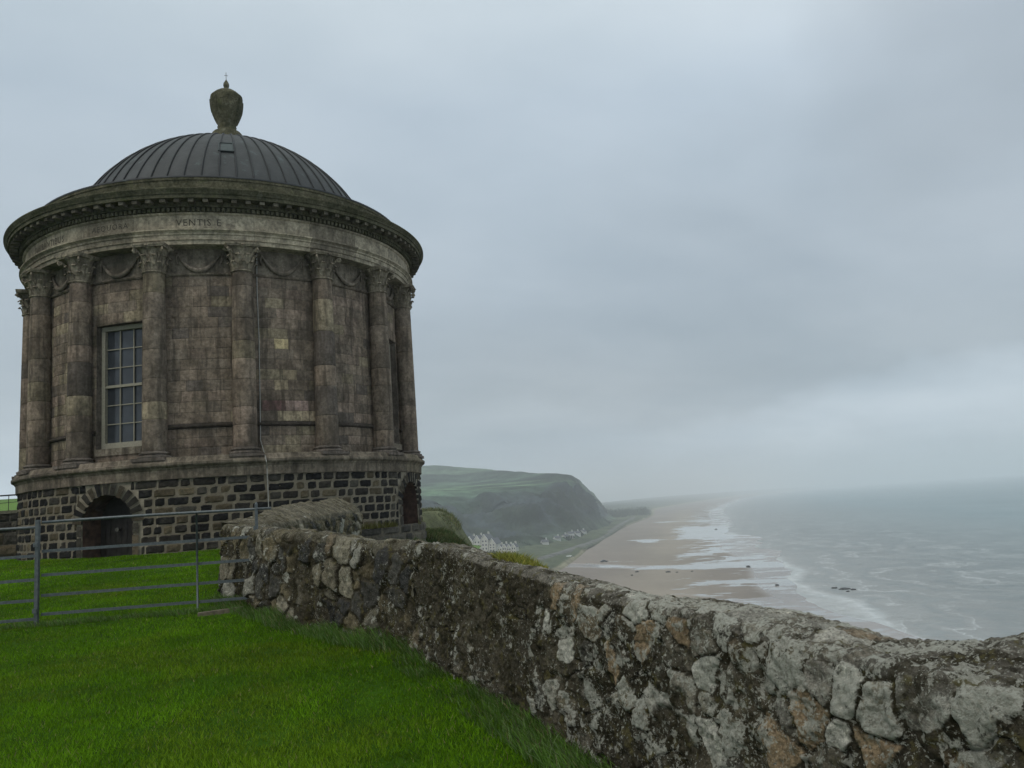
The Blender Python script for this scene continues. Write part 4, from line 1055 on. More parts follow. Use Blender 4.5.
# --- entablature
en = MB()
lathe_blocks(en, [(4.7, 6.342), (5.10, 6.345), (5.105, 6.44), (5.135, 6.445), (5.14, 6.555), (5.165, 6.56), (5.17, 6.60), (5.21, 6.63), (5.24, 6.645), (5.24, 6.675), (5.12, 6.69), (5.115, 7.03), (5.15, 7.05), (5.17, 7.08)], 24, r1, [(3, (.25, .215, .155)), (3, (.205, .176, .128)), (2, (.28, .245, .18)), (1, (.185, .16, .118))], 8, a_off=.11)
en.build('entablature', M_FRIEZE, temple, smooth=False)
dn = MB(); nd = 300
dn.lathe([(5.12, 7.07 - ZB), (5.15, 7.08 - ZB), (5.15, 7.18 - ZB), (5.20, 7.19 - ZB)], 96, (.10, .09, .07))
for k in range(nd):
    a = 2 * math.pi * k / nd; c = cyl(np.array([a]), 5.19, np.array([7.13]))[0]; dn.box(c, (.062, .09, .085), rz=a, col=(.13, .115, .085))
dn.build('dentil_course', M_MOSS, temple)
co = MB()
lathe_blocks(co, [(5.1, 7.185), (5.24, 7.19), (5.25, 7.30), (5.50, 7.305), (5.505, 7.385), (5.53, 7.39), (5.545, 7.42), (5.585, 7.47), (5.60, 7.49), (5.60, 7.515), (5.5, 7.53), (4.98, 7.60), (4.93, 7.62)], 30, r1, [(1, (.1, .095, .07))], 6, .002)
co.build('cornice', M_MOSS, temple, smooth=False)
nm_ = 110; mrest = MB(); mbx_ = MB(); mbx_.box((0, 0, 0), (.115, .19, .075), col=(.105, .095, .07)); mod_me = mesh_np('modillion', np.concatenate(mbx_.V), mbx_.F, np.concatenate(mbx_.C), [M_SAND], None, False)
for k in range(nm_):
    a = 2 * math.pi * (k + .4) / nm_; a = (a + math.pi) % (2 * math.pi) - math.pi; c = cyl(np.array([a]), 5.365, np.array([7.262]))[0]
    if abs(a) < R_(100): o = obj('modillion', mod_me, temple, c); o.rotation_euler = (0, 0, a)
    else: mrest.box(c, (.115, .19, .075), rz=a, col=(.105, .095, .07))
kind(mrest.build('modillion_course', M_SAND, temple), 'stuff')
at = MB(); at.lathe([(5.0, 7.58 - ZB), (4.93, 7.6 - ZB), (4.92, 7.68 - ZB), (4.90, 7.69 - ZB), (4.90, 7.96 - ZB), (4.92, 7.97 - ZB), (4.92, 8.03 - ZB)], 96); at.build('attic_drum', M_MOSS, temple, smooth=False)
do = MB(); ZC, RS = 6.55, 4.40
do.lathe([(4.93, 8.032 - ZB), (4.93, 8.07 - ZB), (4.86, 8.09 - ZB), (4.30, 8.16 - ZB), (4.17, 8.19 - ZB)], 96, (.7, .72, .75))
ph = np.linspace(math.asin((8.16 - ZC) / RS), math.pi / 2 - .005, 30)
do.lathe([(RS * math.cos(p), ZC + RS * math.sin(p) - ZB) for p in ph], 120, (1, 1, 1))
ns = 60
for k in range(ns):
    a = 2 * math.pi * (k + .5) / ns; pp = np.linspace(ph[0], math.pi / 2 - .16, 22)
    P = cyl(a + 0 * pp, (RS + .012) * np.cos(pp), ZC + (RS + .012) * np.sin(pp)); do.tube(P, .024, 5, (.45, .47, .5))
do.build('dome', M_LEAD, temple, smooth=True)
hp = MB(); d = ray(226, 148); d = d / np.linalg.norm(d); Cc = np.array([T[0], T[1], ZC]); bq = d @ Cc; t_ = bq - math.sqrt(bq * bq - (Cc @ Cc - RS * RS)); q = d * t_ - Cc
a = math.atan2(q[:2] @ rt_, q[:2] @ u_); el = math.asin(q[2] / RS); rr_ = np.linspace(-.22, .22, 3) / RS
EE, AA = np.meshgrid(el + np.linspace(-.24, .24, 4) / RS, np.linspace(-.17, .17, 4) / (RS * math.cos(el)) + a)
for off in (.012, .03): hp.grid(cyl(AA, (RS + off) * np.cos(EE), ZC + (RS + off) * np.sin(EE)), (1.35, 1.6, 1.55))
rim = [(AA[0, 0], EE[0, 0]), (AA[-1, 0], EE[0, 0]), (AA[-1, -1], EE[0, -1]), (AA[0, -1], EE[0, -1]), (AA[0, 0], EE[0, 0])]
rp = np.array([cyl(np.array([x]), (RS + .04) * math.cos(y), np.array([ZC + (RS + .04) * math.sin(y)]))[0] for x, y in rim])
for q0_, q1_ in zip(rp[:-1], rp[1:]): hp.tube([q0_, q1_], .016, 6, (1.2, 1.4, 1.35))
hp.build('roof_hatch', M_LEAD, temple)
# urn on the crown
ub = MB(); U_ = [(.58, 10.86), (.55, 10.99), (.47, 11.24), (.44, 11.36), (.40, 11.41), (.31, 11.46), (.265, 11.52), (.25, 11.56), (.275, 11.60), (.255, 11.63), (.265, 11.68), (.35, 11.86), (.42, 12.06), (.452, 12.24), (.462, 12.40), (.462, 12.52), (.455, 12.56), (.43, 12.585), (.33, 12.68), (.23, 12.75), (.14, 12.79), (.09, 12.81), (.07, 12.84)]
ub.lathe([(r, z - ZB) for r, z in U_], 28, (.10, .09, .066))
for k in range(8):    # hanging cloths and ribs round the bowl
    a = k * math.pi / 4 + .1; t = np.linspace(0, 1, 7); rr = np.interp(12.44 - .75 * t, [z for r, z in U_], [r for r, z in U_]) + .008
    ub.tube(cyl(a + 0 * t, rr, 12.44 - .75 * t), .016, 5, (.05, .045, .035))
    t = np.linspace(-1, 1, 9); ub.tube(cyl(a + math.pi / 8 + t * .38, .452 + 0 * t, 12.44 - .10 * (1 - t * t)), .016, 5, (.085, .078, .058))
urn = ub.build('urn', M_MOSS, temple, smooth=True)
fb = MB(); fb.lathe([(.06, 12.830 - ZB), (.055, 12.860 - ZB), (.075, 12.890 - ZB), (.088, 12.940 - ZB), (.08, 13.000 - ZB), (.05, 13.060 - ZB), (.02, 13.110 - ZB), (.008, 13.140 - ZB)], 14)
fb.tube([(0, 0, 13.120 - ZB), (0, 0, 13.360 - ZB)], .009, 6); fb.tube([(-.05, 0, 13.260 - ZB), (.05, 0, 13.260 - ZB)], .007, 5); fb.build('finial', M_MOSS, urn, smooth=True)
# lightning conductor down the right of a column and over the basement
lc = MB(); pts = []
for x, y, r in [(256.5, 245, RW + .02), (257, 290, RW + .02), (259, 340, RW + .02), (260, 400, RW + .02), (260.5, 440, RW + .03), (264, 452, 5.0), (265.5, 457.5, 5.44), (266.5, 462, 5.46), (267, 468, 5.26), (268, 490, 5.235), (269, 520, 5.235)]:
    th, z = px_th(x, y, r); pts.append(cyl(np.array([th]), r, np.array([z]))[0])
lc.tube(np.array(pts), .012, 6); lc.build('lightning_conductor', M_WIRE, temple)
# carved inscription on the frieze
def carve(word, th0, th1, h=.155, zb=6.775):
    cu = bpy.data.curves.new('inscription', 'FONT'); cu.body = word; cu.size = 1.0; cu.extrude = 0.0; cu.space_character = 1.15; cu.resolution_u = 2
    o = bpy.data.objects.new('tmp', cu); COL.objects.link(o)
    dg = bpy.context.evaluated_depsgraph_get(); me = bpy.data.meshes.new_from_object(o.evaluated_get(dg))
    COL.objects.unlink(o); bpy.data.objects.remove(o)
    n = len(me.vertices); v = np.zeros(n * 3); me.vertices.foreach_get('co', v); v = v.reshape(-1, 3)
    x0, x1 = v[:, 0].min(), v[:, 0].max(); y0, y1 = v[:, 1].min(), v[:, 1].max()
    th = th0 + (v[:, 0] - x0) / (x1 - x0) * (th1 - th0); z = zb + (v[:, 1] - y0) / (y1 - y0) * h
    me.vertices.foreach_set('co', cyl(th, 5.1235 + 0 * th, z).astype(np.float32).ravel()); me.materials.clear(); me.materials.append(M_CARVE); me.update()
    me.name = 'inscription'; obj('inscription', me, temple)
def th_at(x, y): return px_th(x, y, 5.12)[0]
carve('TURBANTIBUS', th_at(35, 245), th_at(64, 236)); carve('AEQUORA', th_at(92, 228.5), th_at(128, 224)); carve('VENTIS', th_at(176, 221.5), th_at(211, 220.5)); carve('E', th_at(217, 221), th_at(221, 221))

# ================================================================== BOUNDARY WALLS
def wall(name, s_pts, base_z, top_z, thick, seed, style, ds, label, top_back=None, extra=None, dn=.008):
    """s_pts: list of (xy) along the foot of the visible face; face normal points to the left-hand lawn side"""
    P = np.asarray(s_pts, float); seg = np.r_[0, np.cumsum(np.linalg.norm(np.diff(P, axis=0), axis=1))]
    ss = [0.0]
    while ss[-1] < seg[-1]: ss.append(ss[-1] + ds(ss[-1], seg[-1]))
    ss = np.array(ss); ss[-1] = seg[-1]
    px, py = np.interp(ss, seg, P[:, 0]), np.interp(ss, seg, P[:, 1])
    tx, ty = np.gradient(px, ss), np.gradient(py, ss); l = np.hypot(tx, ty); tx, ty = tx / l, ty / l
    for _ in range(6): tx[1:-1], ty[1:-1] = (tx[:-2] + tx[1:-1] * 2 + tx[2:]) / 4, (ty[:-2] + ty[1:-1] * 2 + ty[2:]) / 4
    nx, ny = -ty, tx                      # from the visible face into the wall
    zb = base_z(px, py); zt = top_z(ss); zk = (top_back or top_z)(ss)
    # profile
    H_ = 1.25; nf = int(H_ / dn); ntp = int(thick / (dn * 1.2)); f = np.linspace(0, 1, nf); g = np.linspace(0, 1, ntp + 1)[1:]; k = np.linspace(0, 1, 16)[1:]
    rows = []
    nvis = nf + ntp; tot = nvis + len(k)
    X = np.zeros((len(ss), tot)); Y = X.copy(); Z = X.copy(); A = X.copy(); B = X.copy(); NX = X.copy(); NY = X.copy(); NZ = X.copy()
    A[:] = ss[:, None]
    ftop = zt; fbot = zb - .35
    # front: slight batter, rounded shoulder
    off = np.zeros(tot); 
    fr = f[None, :]; Z[:, :nf] = fbot[:, None] + (ftop - fbot)[:, None] * fr; rnd = np.clip((fr - .90) / .10, 0, 1)
    o = -.05 * (1 - fr) + .05 * (1 - np.sqrt(np.clip(1 - rnd ** 2, 0, 1))); O = np.zeros((len(ss), tot)); O[:, :nf] = o
    NH = np.zeros((len(ss), tot)); NV = NH.copy(); NH[:, :nf] = -np.sqrt(1 - .7 * rnd); NV[:, :nf] = np.sqrt(.7 * rnd)
    B[:, :nf] = (Z[:, :nf])
    gt = g[None, :]; O[:, nf:nvis] = .05 + (thick - .05) * gt; Z[:, nf:nvis] = zt[:, None] + (zk - zt)[:, None] * gt + .012 * np.sin(gt * np.pi)
    NH[:, nf:nvis] = -.3 * (1 - gt) ** 3 + .6 * sstep(gt, .8, 1); NV[:, nf:nvis] = 1 - .4 * sstep(gt, .85, 1)
    B[:, nf:nvis] = zt[:, None] + gt * thick
    kt = k[None, :]; O[:, nvis:] = thick + .03 * np.sin(np.clip(kt * 4, 0, np.pi)); Z[:, nvis:] = zk[:, None] - (zk - zb + 1.8)[:, None] * kt
    NH[:, nvis:] = 1; B[:, nvis:] = zt[:, None] + thick + kt * 2
    ln = np.sqrt(NH ** 2 + NV ** 2) + 1e-9; NH /= ln; NV /= ln
    X = px[:, None] + nx[:, None] * O; Y = py[:, None] + ny[:, None] * O
    # stones
    wa = A + .03 * vnoise(A * 3.1, B * 3.1, seed=seed + 1) + .010 * vnoise(A * 9, B * 9, seed=seed + 2); wb = B + .03 * vnoise(A * 3.3, B * 2.9, seed=seed + 3) + .010 * vnoise(A * 9, B * 8, seed=seed + 4)
    ca, cb_ = style['cell']; ed, h1, h2 = worley(wa / ca, wb / cb_, seed, .95, style.get('wgt', .3))
    ed = ed * min(ca, cb_)
    ed = ed + .006 * fbm(A * 30, B * 30, oct=3, seed=seed + 6)
    sm = sstep(fbm(A * 1.5, B * 1.7, oct=3, seed=seed + 7) + (h2 - .5) * 1.5 + style['bias'](A, B, ss), -.12, .12)      # where stone shows through the render
    st = sstep(ed, style['joint'] * .7, style['joint'] * 1.3) * sm; groove = np.exp(-(ed / (style['joint'] * .8)) ** 2) * sm
    dome = np.sqrt(np.clip(ed / .09, 0, 1)) * sm
    dome = np.minimum(dome, 1); rel = style['rel'] * np.clip(ed / .03, 0, 1) ** .5 * sm * (.4 + 1.2 * h1) + style.get('lump', .022) * fbm(A * 4, B * 4, oct=4, seed=seed + 8) + .011 * fbm(A * 18, B * 18, oct=3, seed=seed + 9) - .005 * groove - .010 * (1 - sm) * np.abs(fbm(A * 7, B * 5, oct=3, seed=seed + 10))
    crack = np.exp(-(fbm(A * 2.7, B * 3.2, oct=3, seed=seed + 14) / .035) ** 2); rel = rel - .02 * crack * (1 - .6 * sm)
    tw = np.ones(tot); tw[nf - 8:nvis] = style.get('toprel', .55); rel = rel * tw[None, :] + .008 * fbm(A * 40, B * 40, oct=2, seed=seed + 17) * (1 if dn < .01 else .6)
    dx = (NH * nx[:, None]) * rel; dy = (NH * ny[:, None]) * rel; X = X + dx; Y = Y + dy; Z = Z + NV * rel
    Z[:, nf:nvis] += (.022 * fbm(A[:, nf:nvis] * 2.2, B[:, nf:nvis] * 2.2, oct=3, seed=seed + 15)) * sstep(gt, 0, .25)
    # colours
    pal = style['pal']; idx = np.minimum((h1 * len(pal)).astype(int), len(pal) - 1); sc_ = np.array(pal)[idx] * (.75 + .5 * h2)[..., None]
    mort = np.array(style['mort']) * (1 + .35 * fbm(A * 2.3, B * 1.2, oct=4, seed=seed + 11))[..., None]
    c = mort * (1 - st[..., None]) + sc_ * st[..., None]
    c = c * (1 - .55 * crack * (1 - sm))[..., None] * (1 - .32 * groove)[..., None]
    li = (st * (h1 > .42) * (.5 + h2) * style['lich'](A, B, ss))
    li = li + style.get('lich_base', lambda A: 0 * A)(A); li = li if 'lich_all' not in style else li * 0 + style['lich_all']; topm = np.zeros_like(A); topm[:, nf - 6:nvis] = 1
    tpc = np.array(style.get('top', (.17, .155, .125))) * (1 + .3 * fbm(A * 5, B * 5, oct=4, seed=seed + 13))[..., None]
    cp_ = style.get('capped', 0); tm = (topm * np.where(cp_ > 0, cp_, .72 * (1 - .5 * st)))[..., None]; c = c * (1 - tm) + tpc * tm
    if extra: X, Y, Z, c = extra(X, Y, Z, c, A, B)
    V = np.stack([X, Y, Z], -1).reshape(-1, 3); F = [grid_faces(len(ss), tot)]
    n = len(V); cen = np.array([[px[0] + nx[0] * thick / 2, py[0] + ny[0] * thick / 2, zb[0]], [px[-1] + nx[-1] * thick / 2, py[-1] + ny[-1] * thick / 2, zb[-1]]])
    i = np.arange(0, tot - 2, 2); e0 = np.stack([i, i + 1, i + 2, 0 * i + n], 1); l0 = (len(ss) - 1) * tot; e1 = np.stack([l0 + i + 2, l0 + i + 1, l0 + i, 0 * i + n + 1], 1)
    V = np.concatenate([V, cen]); F = np.concatenate([F[0], e0, e1])
    pad = lambda q: np.r_[q.ravel(), 0, 0]; c = np.concatenate([c.reshape(-1, 3), np.tile(mort[0, 0], (2, 1))]); st = pad(st); li = pad(li)
    me = mesh_np(name, V, F, np.clip(c, .004, 1).reshape(-1, 3), [M_RUB], None, True, attrs={'stone': st, 'lichen': li})
    # closed ends as extra faces would be hidden inside neighbours; cap with fan geometry
    o_ = obj(name, me); 
    return tag(o_, label, 'wall')

def gz(X, Y): return -1.6 + .06 * np.clip(Y, -20, 16) + 0 * X
PALW = [(.42, .405, .35), (.19, .178, .15), (.11, .098, .074), (.25, .185, .115), (.075, .07, .058), (.50, .485, .42), (.15, .122, .082), (.29, .275, .225), (.125, .11, .08), (.23, .21, .165)]
A_end = 7.4
tA_s = [0, .13, .5, .76, 1.2, 1.66, 2.1, 2.56, 3.07, 3.54, 3.99, 4.27, 4.43, 4.58, 4.78, 4.98, 5.2, 5.4, 6.0, A_end]
tA_z = [-.27, -.275, -.265, -.28, -.33, -.365, -.39, -.42, -.475, -.485, -.50, -.53, -.525, -.56, -.565, -.57, -.575, -.58, -.60, -.62]
bA_s = [0, .6, 1.66, 2.2, 2.56, 3.07, 3.6, 4.27, 4.45, 4.6, 4.83, 4.98, 5.07, 5.3, 6.0, A_end]
bA_z = [-.36, -.36, -.44, -.47, -.50, -.54, -.55, -.58, -.585, -.61, -.575, -.54, -.515, -.50, -.52, -.54]
topA = lambda s: np.interp(s, tA_s, tA_z); bakA = lambda s: np.interp(s, bA_s, bA_z)
styA = dict(lump=.012, lich_base=lambda A: -.5 * (1 - sstep(A, 2.0, 3.6)), cell=(.15, .15), wgt=.48, joint=.011, rel=.007, mort=(.070, .061, .043), pal=PALW, bias=lambda A, B, s: -.75 + .95 * sstep(A, 2.2, 4.4) - .35 * sstep(B, -.62, -.35) * (1 - sstep(A, 3.2, 4.2)), lich=lambda A, B, s: .25 + .75 * sstep(A, 1.6, 3.6), top=(.20, .185, .155))
ptsA = [K + DA * t for t in np.linspace(0, A_end, 30)]
wallA = wall('boundary_wall', ptsA, gz, topA, .46, 101, styA, lambda s, m: .0145 - .0095 * min(1, s / 5.0), 'long lichen-crusted rubble wall running down to the right along the cliff edge', bakA, dn=.0062)
PALB = [(.135, .112, .07), (.115, .105, .078), (.22, .20, .15), (.07, .067, .058), (.15, .127, .08), (.28, .27, .225), (.045, .044, .042), (.125, .098, .066), (.18, .16, .115)]
styB = dict(cell=(.24, .22), wgt=.50, joint=.026, rel=.028, mort=(.055, .047, .032), pal=PALB, lich_all=-.75, bias=lambda A, B, s: .34 + 0 * A, lich=lambda A, B, s: .1 + 0 * A, top=(.15, .135, .10))
Kb = K + DA * .07 + NA * .015; lB = np.linalg.norm(BEND - Kb)
topB = lambda s: np.interp(s, [0, .6, 1.2, 2.0, 3.0, 3.8, lB], [-.01, -.07, -.11, -.14, -.20, -.25, -.27]) 
ptsB = [BEND + (Kb - BEND) * t for t in np.linspace(0, 1, 14)]
wallB = wall('rubble_wall', ptsB, gz, topB, .42, 202, styB, lambda s, m: .012, 'bulging wall of round field stones between the gate end and the straight wall joint', lambda s: topB(s) - .10 * sstep(s, 2.5, lB) - .03, dn=.011)
# the return wall going back from the gate end to the temple
def gz2(X, Y): return plateau(np.asarray(X, float), np.asarray(Y, float))
r0, rE = np.array([-3.45, 10.95]), np.array([-3.28, 17.2])
lC = np.linalg.norm(rE - r0)
styC = dict(lich_all=-1.2, toprel=.12, capped=.95, cell=(.24, .2), wgt=.32, joint=.018, rel=.035, mort=(.12, .108, .07), pal=PALB, bias=lambda A, B, s: .1 + 0 * A, lich=lambda A, B, s: -1.2 + 0 * A, top=(.135, .12, .088))
ptsC = [r0 + (rE - r0) * t for t in np.linspace(0, 1, 14)]
wallC = wall('return_wall', ptsC, gz2, lambda s: np.interp(s, [0, 1.5, lC], [-.06, -.02, .13]), .46, 303, styC, lambda s, m: .022, 'low return wall with a sloping streaked cap between the gate end and the temple', lambda s: np.interp(s, [0, .4, 1.6, 2.0, lC], [.03, .05, .12, .20, .37]), dn=.016)

# ------------------------------------------------------------------ gates
def gate(loc, rz, Lg, label, end_stile, rails=(.13, .34, .57, .84, 1.17), over=0.0):
    """hurdle along local +x; the origin is the foot of its first post"""
    g = empty('metal_gate', loc, rz); tag(g, label, 'gate', 'galvanised field gates')
    for i, h in enumerate(rails):
        b = MB()
        if i == len(rails) - 1:
            x = np.linspace(0.02, Lg + over, 9); b.tube(np.stack([x, 0 * x, h + .006 * np.sin(x * 1.7)], 1), .017, 10)
        else: b.box((Lg / 2, 0, h), (Lg - .04, .012, .033))
        b.build('rail', M_GALV, g, smooth=(i == len(rails) - 1))
    if end_stile is not None:
        b = MB(); b.tube([(end_stile, -.018, -.10), (end_stile, -.018, 1.16)], .012, 8); b.build('stile', M_GALV, g, smooth=True)
    return g
def post(loc, h, r, label, square=True):
    b = MB()
    if square:
        b.box((0, 0, h / 2 - .12), (r * 2, r * 2, h + .24)); b.box((0, 0, h + .008), (r * 2.1, r * 2.1, .016))
    else:
        b.tube([(0, 0, -.25), (0, 0, h)], r, 12); b.tube([(0, 0, h - .001), (0, 0, h + .02)], [r * .95, r * .4], 12)
    for z in (.18, .92): b.box((.0, -r - .012, z), (.05, .03, .05))
    o = b.build('gate_post', M_GALV); o.location = loc
    return tag(o, label, 'post')
pL = np.array([-5.57, 9.68]); pR = np.array([-3.16, 10.05]); gr = pR - pL; Lg = np.linalg.norm(gr)
gzv = lambda q: float(gz(q[0], q[1]))
post((pL[0], pL[1] - .0, gzv(pL)), 1.185, .020, 'square galvanised post on the grass between the two field gates')
post((pR[0], pR[1] - .0, gzv(pR)), 1.205, .018, 'slim round post set against the end of the rubble wall', False)
a_ = math.atan2(gr[1], gr[0])
gate((pL[0], pL[1] + .05, gzv(pL)), a_, Lg, 'five-bar field gate whose right end meets the rubble wall', 1.74, over=.16)
g2 = pL - np.array([math.cos(a_ + .02), math.sin(a_ + .02)]) * 2.6
gate((g2[0], g2[1] + .05, gzv(g2) - .02), a_ + .02, 2.6, 'five-bar field gate running out of the left edge of the photo', .8)
# timber sill in the grass under the gate
q0 = np.array([-3.62, 9.78]); tb = MB(); tb.box((0, 0, .005), (.5, .09, .06)); o = tb.build('timber_sill', plain('grey_timber', (.13, .11, .08), .9, .2, var=.5, scale=18))
o.location = (-3.52, 9.83, gzv(q0) + .0); o.rotation_euler = (0, R_(-3), a_ + .12); tag(o, 'weathered timber sill lying in the grass at the foot of the gate', 'sill')

# ------------------------------------------------------------------ low parapet with an iron railing beside the temple
pw = MB(); x0, x1, y0 = -19.5, -12.6, 24.6
r5 = np.random.default_rng(9); zs = [-.9, -.55, -.2, .15, .46, .72]
for z0, z1 in zip(zs[:-1], zs[1:]):
    x = x0
    xe = x1 - (0 if z1 < .7 else .25)
    while x < xe - .1:
        w = min(.3 + .5 * r5.random(), xe - x); nx_ = max(2, int(w / .08)); U, Vv = np.meshgrid(np.linspace(0, 1, nx_ + 1), np.linspace(0, 1, 5))
        rim = np.minimum(np.minimum(U, 1 - U) * w, np.minimum(Vv, 1 - Vv) * (z1 - z0)); bl = np.sqrt(np.clip(rim / .06, 0, 1))
        X = x + .012 + U * (w - .024); Z = z0 + .012 + Vv * (z1 - z0 - .024); Yq = y0 - .05 * bl - .02 * fbm(X * 8, Z * 8, oct=2, seed=3)
        pw.grid(np.stack([X, Yq, Z], -1), pick(r5, PAL_B[1:]) * 1.15); x += w
pw.box(((x0 + x1) / 2, y0 + .22, -.1), (x1 - x0, .42, 1.6), col=(.10, .09, .07)); pw.box(((x0 + x1) / 2 - .1, y0 + .2, .75), (x1 - x0 - .2, .52, .09), col=(.13, .12, .09))
tag(pw.build('parapet_wall', M_BAS), 'low dark stone parapet running off left beside the temple basement', 'wall')
rl = empty('iron_railing', (-12.6, 24.8, .79)); tag(rl, 'thin dark iron railing with sloping handrail on the low stone parapet', 'railing')
b = MB(); b.tube([(0, 0, .92), (-.8, 0, .70), (-1.6, 0, .46), (-6.5, 0, .46)], .022, 8); b.build('handrail', M_IRON, rl, smooth=True)
b = MB(); b.tube([(-.05, 0, .30), (-6.5, 0, .16)], .009, 6); b.build('rail', M_IRON, rl)
for k in range(16):
    x = -.1 - .35 * k; h = np.interp(-x, [0, .8, 1.6, 7], [.92, .70, .46, .46]); b = MB(); b.tube([(x, 0, 0), (x, 0, h)], .010, 6); b.build('baluster', M_IRON, rl)

# ------------------------------------------------------------------ grass
def blades(X, Y, Z, h, w, lean, col, name, label=None, seg=1, rng=RNG, lean_dir=None, spread=.7, kind_='stuff'):
    n = len(X); a = rng.random(n) * 2 * np.pi; hh = h * (.55 + .9 * rng.random(n)); ww = w * (.7 + .6 * rng.random(n))
    la = rng.random(n) * 2 * np.pi if lean_dir is None else lean_dir + rng.normal(size=n) * spread
    ll = hh * lean * (.3 + 1.1 * rng.random(n)); dx, dy = np.cos(a) * ww, np.sin(a) * ww; lx, ly = np.cos(la) * ll, np.sin(la) * ll
    c = np.asarray(col, float); c = np.broadcast_to(c, (n, 3))
    if seg == 1:
        V = np.stack([np.stack([X - dx, Y - dy, Z], 1), np.stack([X + dx, Y + dy, Z], 1), np.stack([X + lx, Y + ly, Z + hh], 1)], 1).reshape(-1, 3)
        F = np.arange(3 * n).reshape(-1, 3); C = np.repeat(c, 3, 0)
    else:
        rows = []; ts = [0, .4, .75, 1.0]
        for t in ts:
            k = 1 - .95 * t ** 2; bx_, by_ = X + lx * t ** 1.8, Y + ly * t ** 1.8; bz = Z + hh * (t - .38 * lean * t ** 2.5)
            rows.append(np.stack([bx_ - dx * k, by_ - dy * k, bz], 1)); rows.append(np.stack([bx_ + dx * k, by_ + dy * k, bz], 1))
        V = np.stack(rows, 1).reshape(-1, 3); b0 = (np.arange(n) * 8)[:, None]
        F = np.concatenate([b0 + np.array([0, 1, 3, 2]), b0 + np.array([2, 3, 5, 4]), b0 + np.array([4, 5, 7, 6])]); C = np.repeat(c, 8, 0)
    o = obj(name, mesh_np(name, V, F, C, [M_BLADE], smooth=False))
    return kind(o, kind_) if kind_ else o
# mown lawn: fine blades, denser close to the eye
def wall_off(X, Y):
    """signed distance to seaward of the visible wall faces"""
    return poly_sd(np.array([ptsA[-1], ptsA[0], BEND, BEND + np.array([-.0, 60])]), X, Y)
def lawn_pts(n, ymin, ymax, p):
    u = RNG.random(n); Y = (ymin ** p + u * (ymax ** p - ymin ** p)) ** (1 / p)
    xl = -.72 * Y - 2.4; xr = np.minimum(.25 * Y + .3, 2.2); X = xl + (xr - xl) * RNG.random(n); return X, Y
X, Y = lawn_pts(760000, 3.6, 25.0, .35)
wo = -poly_sd(np.array(list(ptsA[::-1]) + [BEND]), X, Y)
inside = (np.hypot(X - T[0], Y - T[1]) > 5.25)
sideA = ((X - K[0]) * NA[0] + (Y - K[1]) * NA[1]); nB = np.array([3.69, 2.91]); nB /= np.linalg.norm(nB); sideB = ((X - BEND[0]) * nB[0] + (Y - BEND[1]) * nB[1])
keep = inside & (sideA < .12) & ((sideB < .12) | (Y > 11.4) ) & ~((X > -3.95) & (Y > 10.7) & (Y < 17.3))
X, Y = X[keep], Y[keep]
Z = ground(X, Y)
m1 = fbm(X * .55, Y * .4, oct=4, seed=61)[:, None]; m2 = fbm(X * 2.6, Y * 2.6, oct=3, seed=62)[:, None]; m3 = sstep(fbm(X * 1.0, Y * .8, oct=4, seed=63), .25, .75)[:, None]
gcol = np.array([.098, .205, .006]) * (1 + .26 * m1 + .22 * m2); gcol = gcol * (1 - .24 * m3) + np.array([.17, .17, .02]) * .24 * m3
hgt = .027 * (1 + .3 * m2[:, 0]); wid = .0019 + .00026 * Y
dd_ = (RNG.random(len(X)) < .025)[:, None]; gcol = np.where(dd_, np.array([.24, .21, .09]), gcol)
blades(X, Y, Z - .004, hgt, wid, .75, np.clip(gcol, .004, 1), 'lawn_grass')
# long uncut grass along the foot of the walls
def foot(P0, P1, n, w0, w1):
    t = RNG.random(n); off = -(w0 + (w1 - w0) * RNG.random(n) ** 1.4); d = P1 - P0; nn = np.array([-d[1], d[0]]) / np.linalg.norm(d)
    return P0[0] + d[0] * t + nn[0] * off, P0[1] + d[1] * t + nn[1] * off
Xs, Ys, Hs = [], [], []
for P0, P1, n, w1, h in ((ptsA[0], ptsA[20], 11000, .30, .075), (BEND, Kb, 8000, .30, .11), (pL + (-2.6, -.3), pR, 9000, .0, .06)):
    x, y = foot(np.asarray(P0), np.asarray(P1), n, -.03, max(w1, .14)); Xs.append(x); Ys.append(y); Hs.append(np.full(n, h))
X = np.concatenate(Xs); Y = np.concatenate(Ys); Hh = np.concatenate(Hs); cl_ = fbm(X * 1.6, Y * 1.6, oct=3, seed=71); k = cl_ + RNG.random(len(X)) * 1.3 > .1; X, Y, Hh, cl_ = X[k], Y[k], Hh[k], cl_[k]
gc2 = np.array([.078, .150, .026]) * (1 + .4 * cl_)[:, None]; dead = (RNG.random(len(X)) < .09)[:, None]; gc2 = np.where(dead, np.array([.20, .18, .09]), gc2); lt = (RNG.random(len(X)) < .25)[:, None]; gc2 = np.where(lt, np.array([.14, .205, .08]), gc2)
blades(X, Y, ground(X, Y) - .01, Hh * (1 + .5 * cl_), (.0034), .55, gc2, 'long_grass', seg=3, lean_dir=math.atan2(-.25, -.95), spread=1.0)
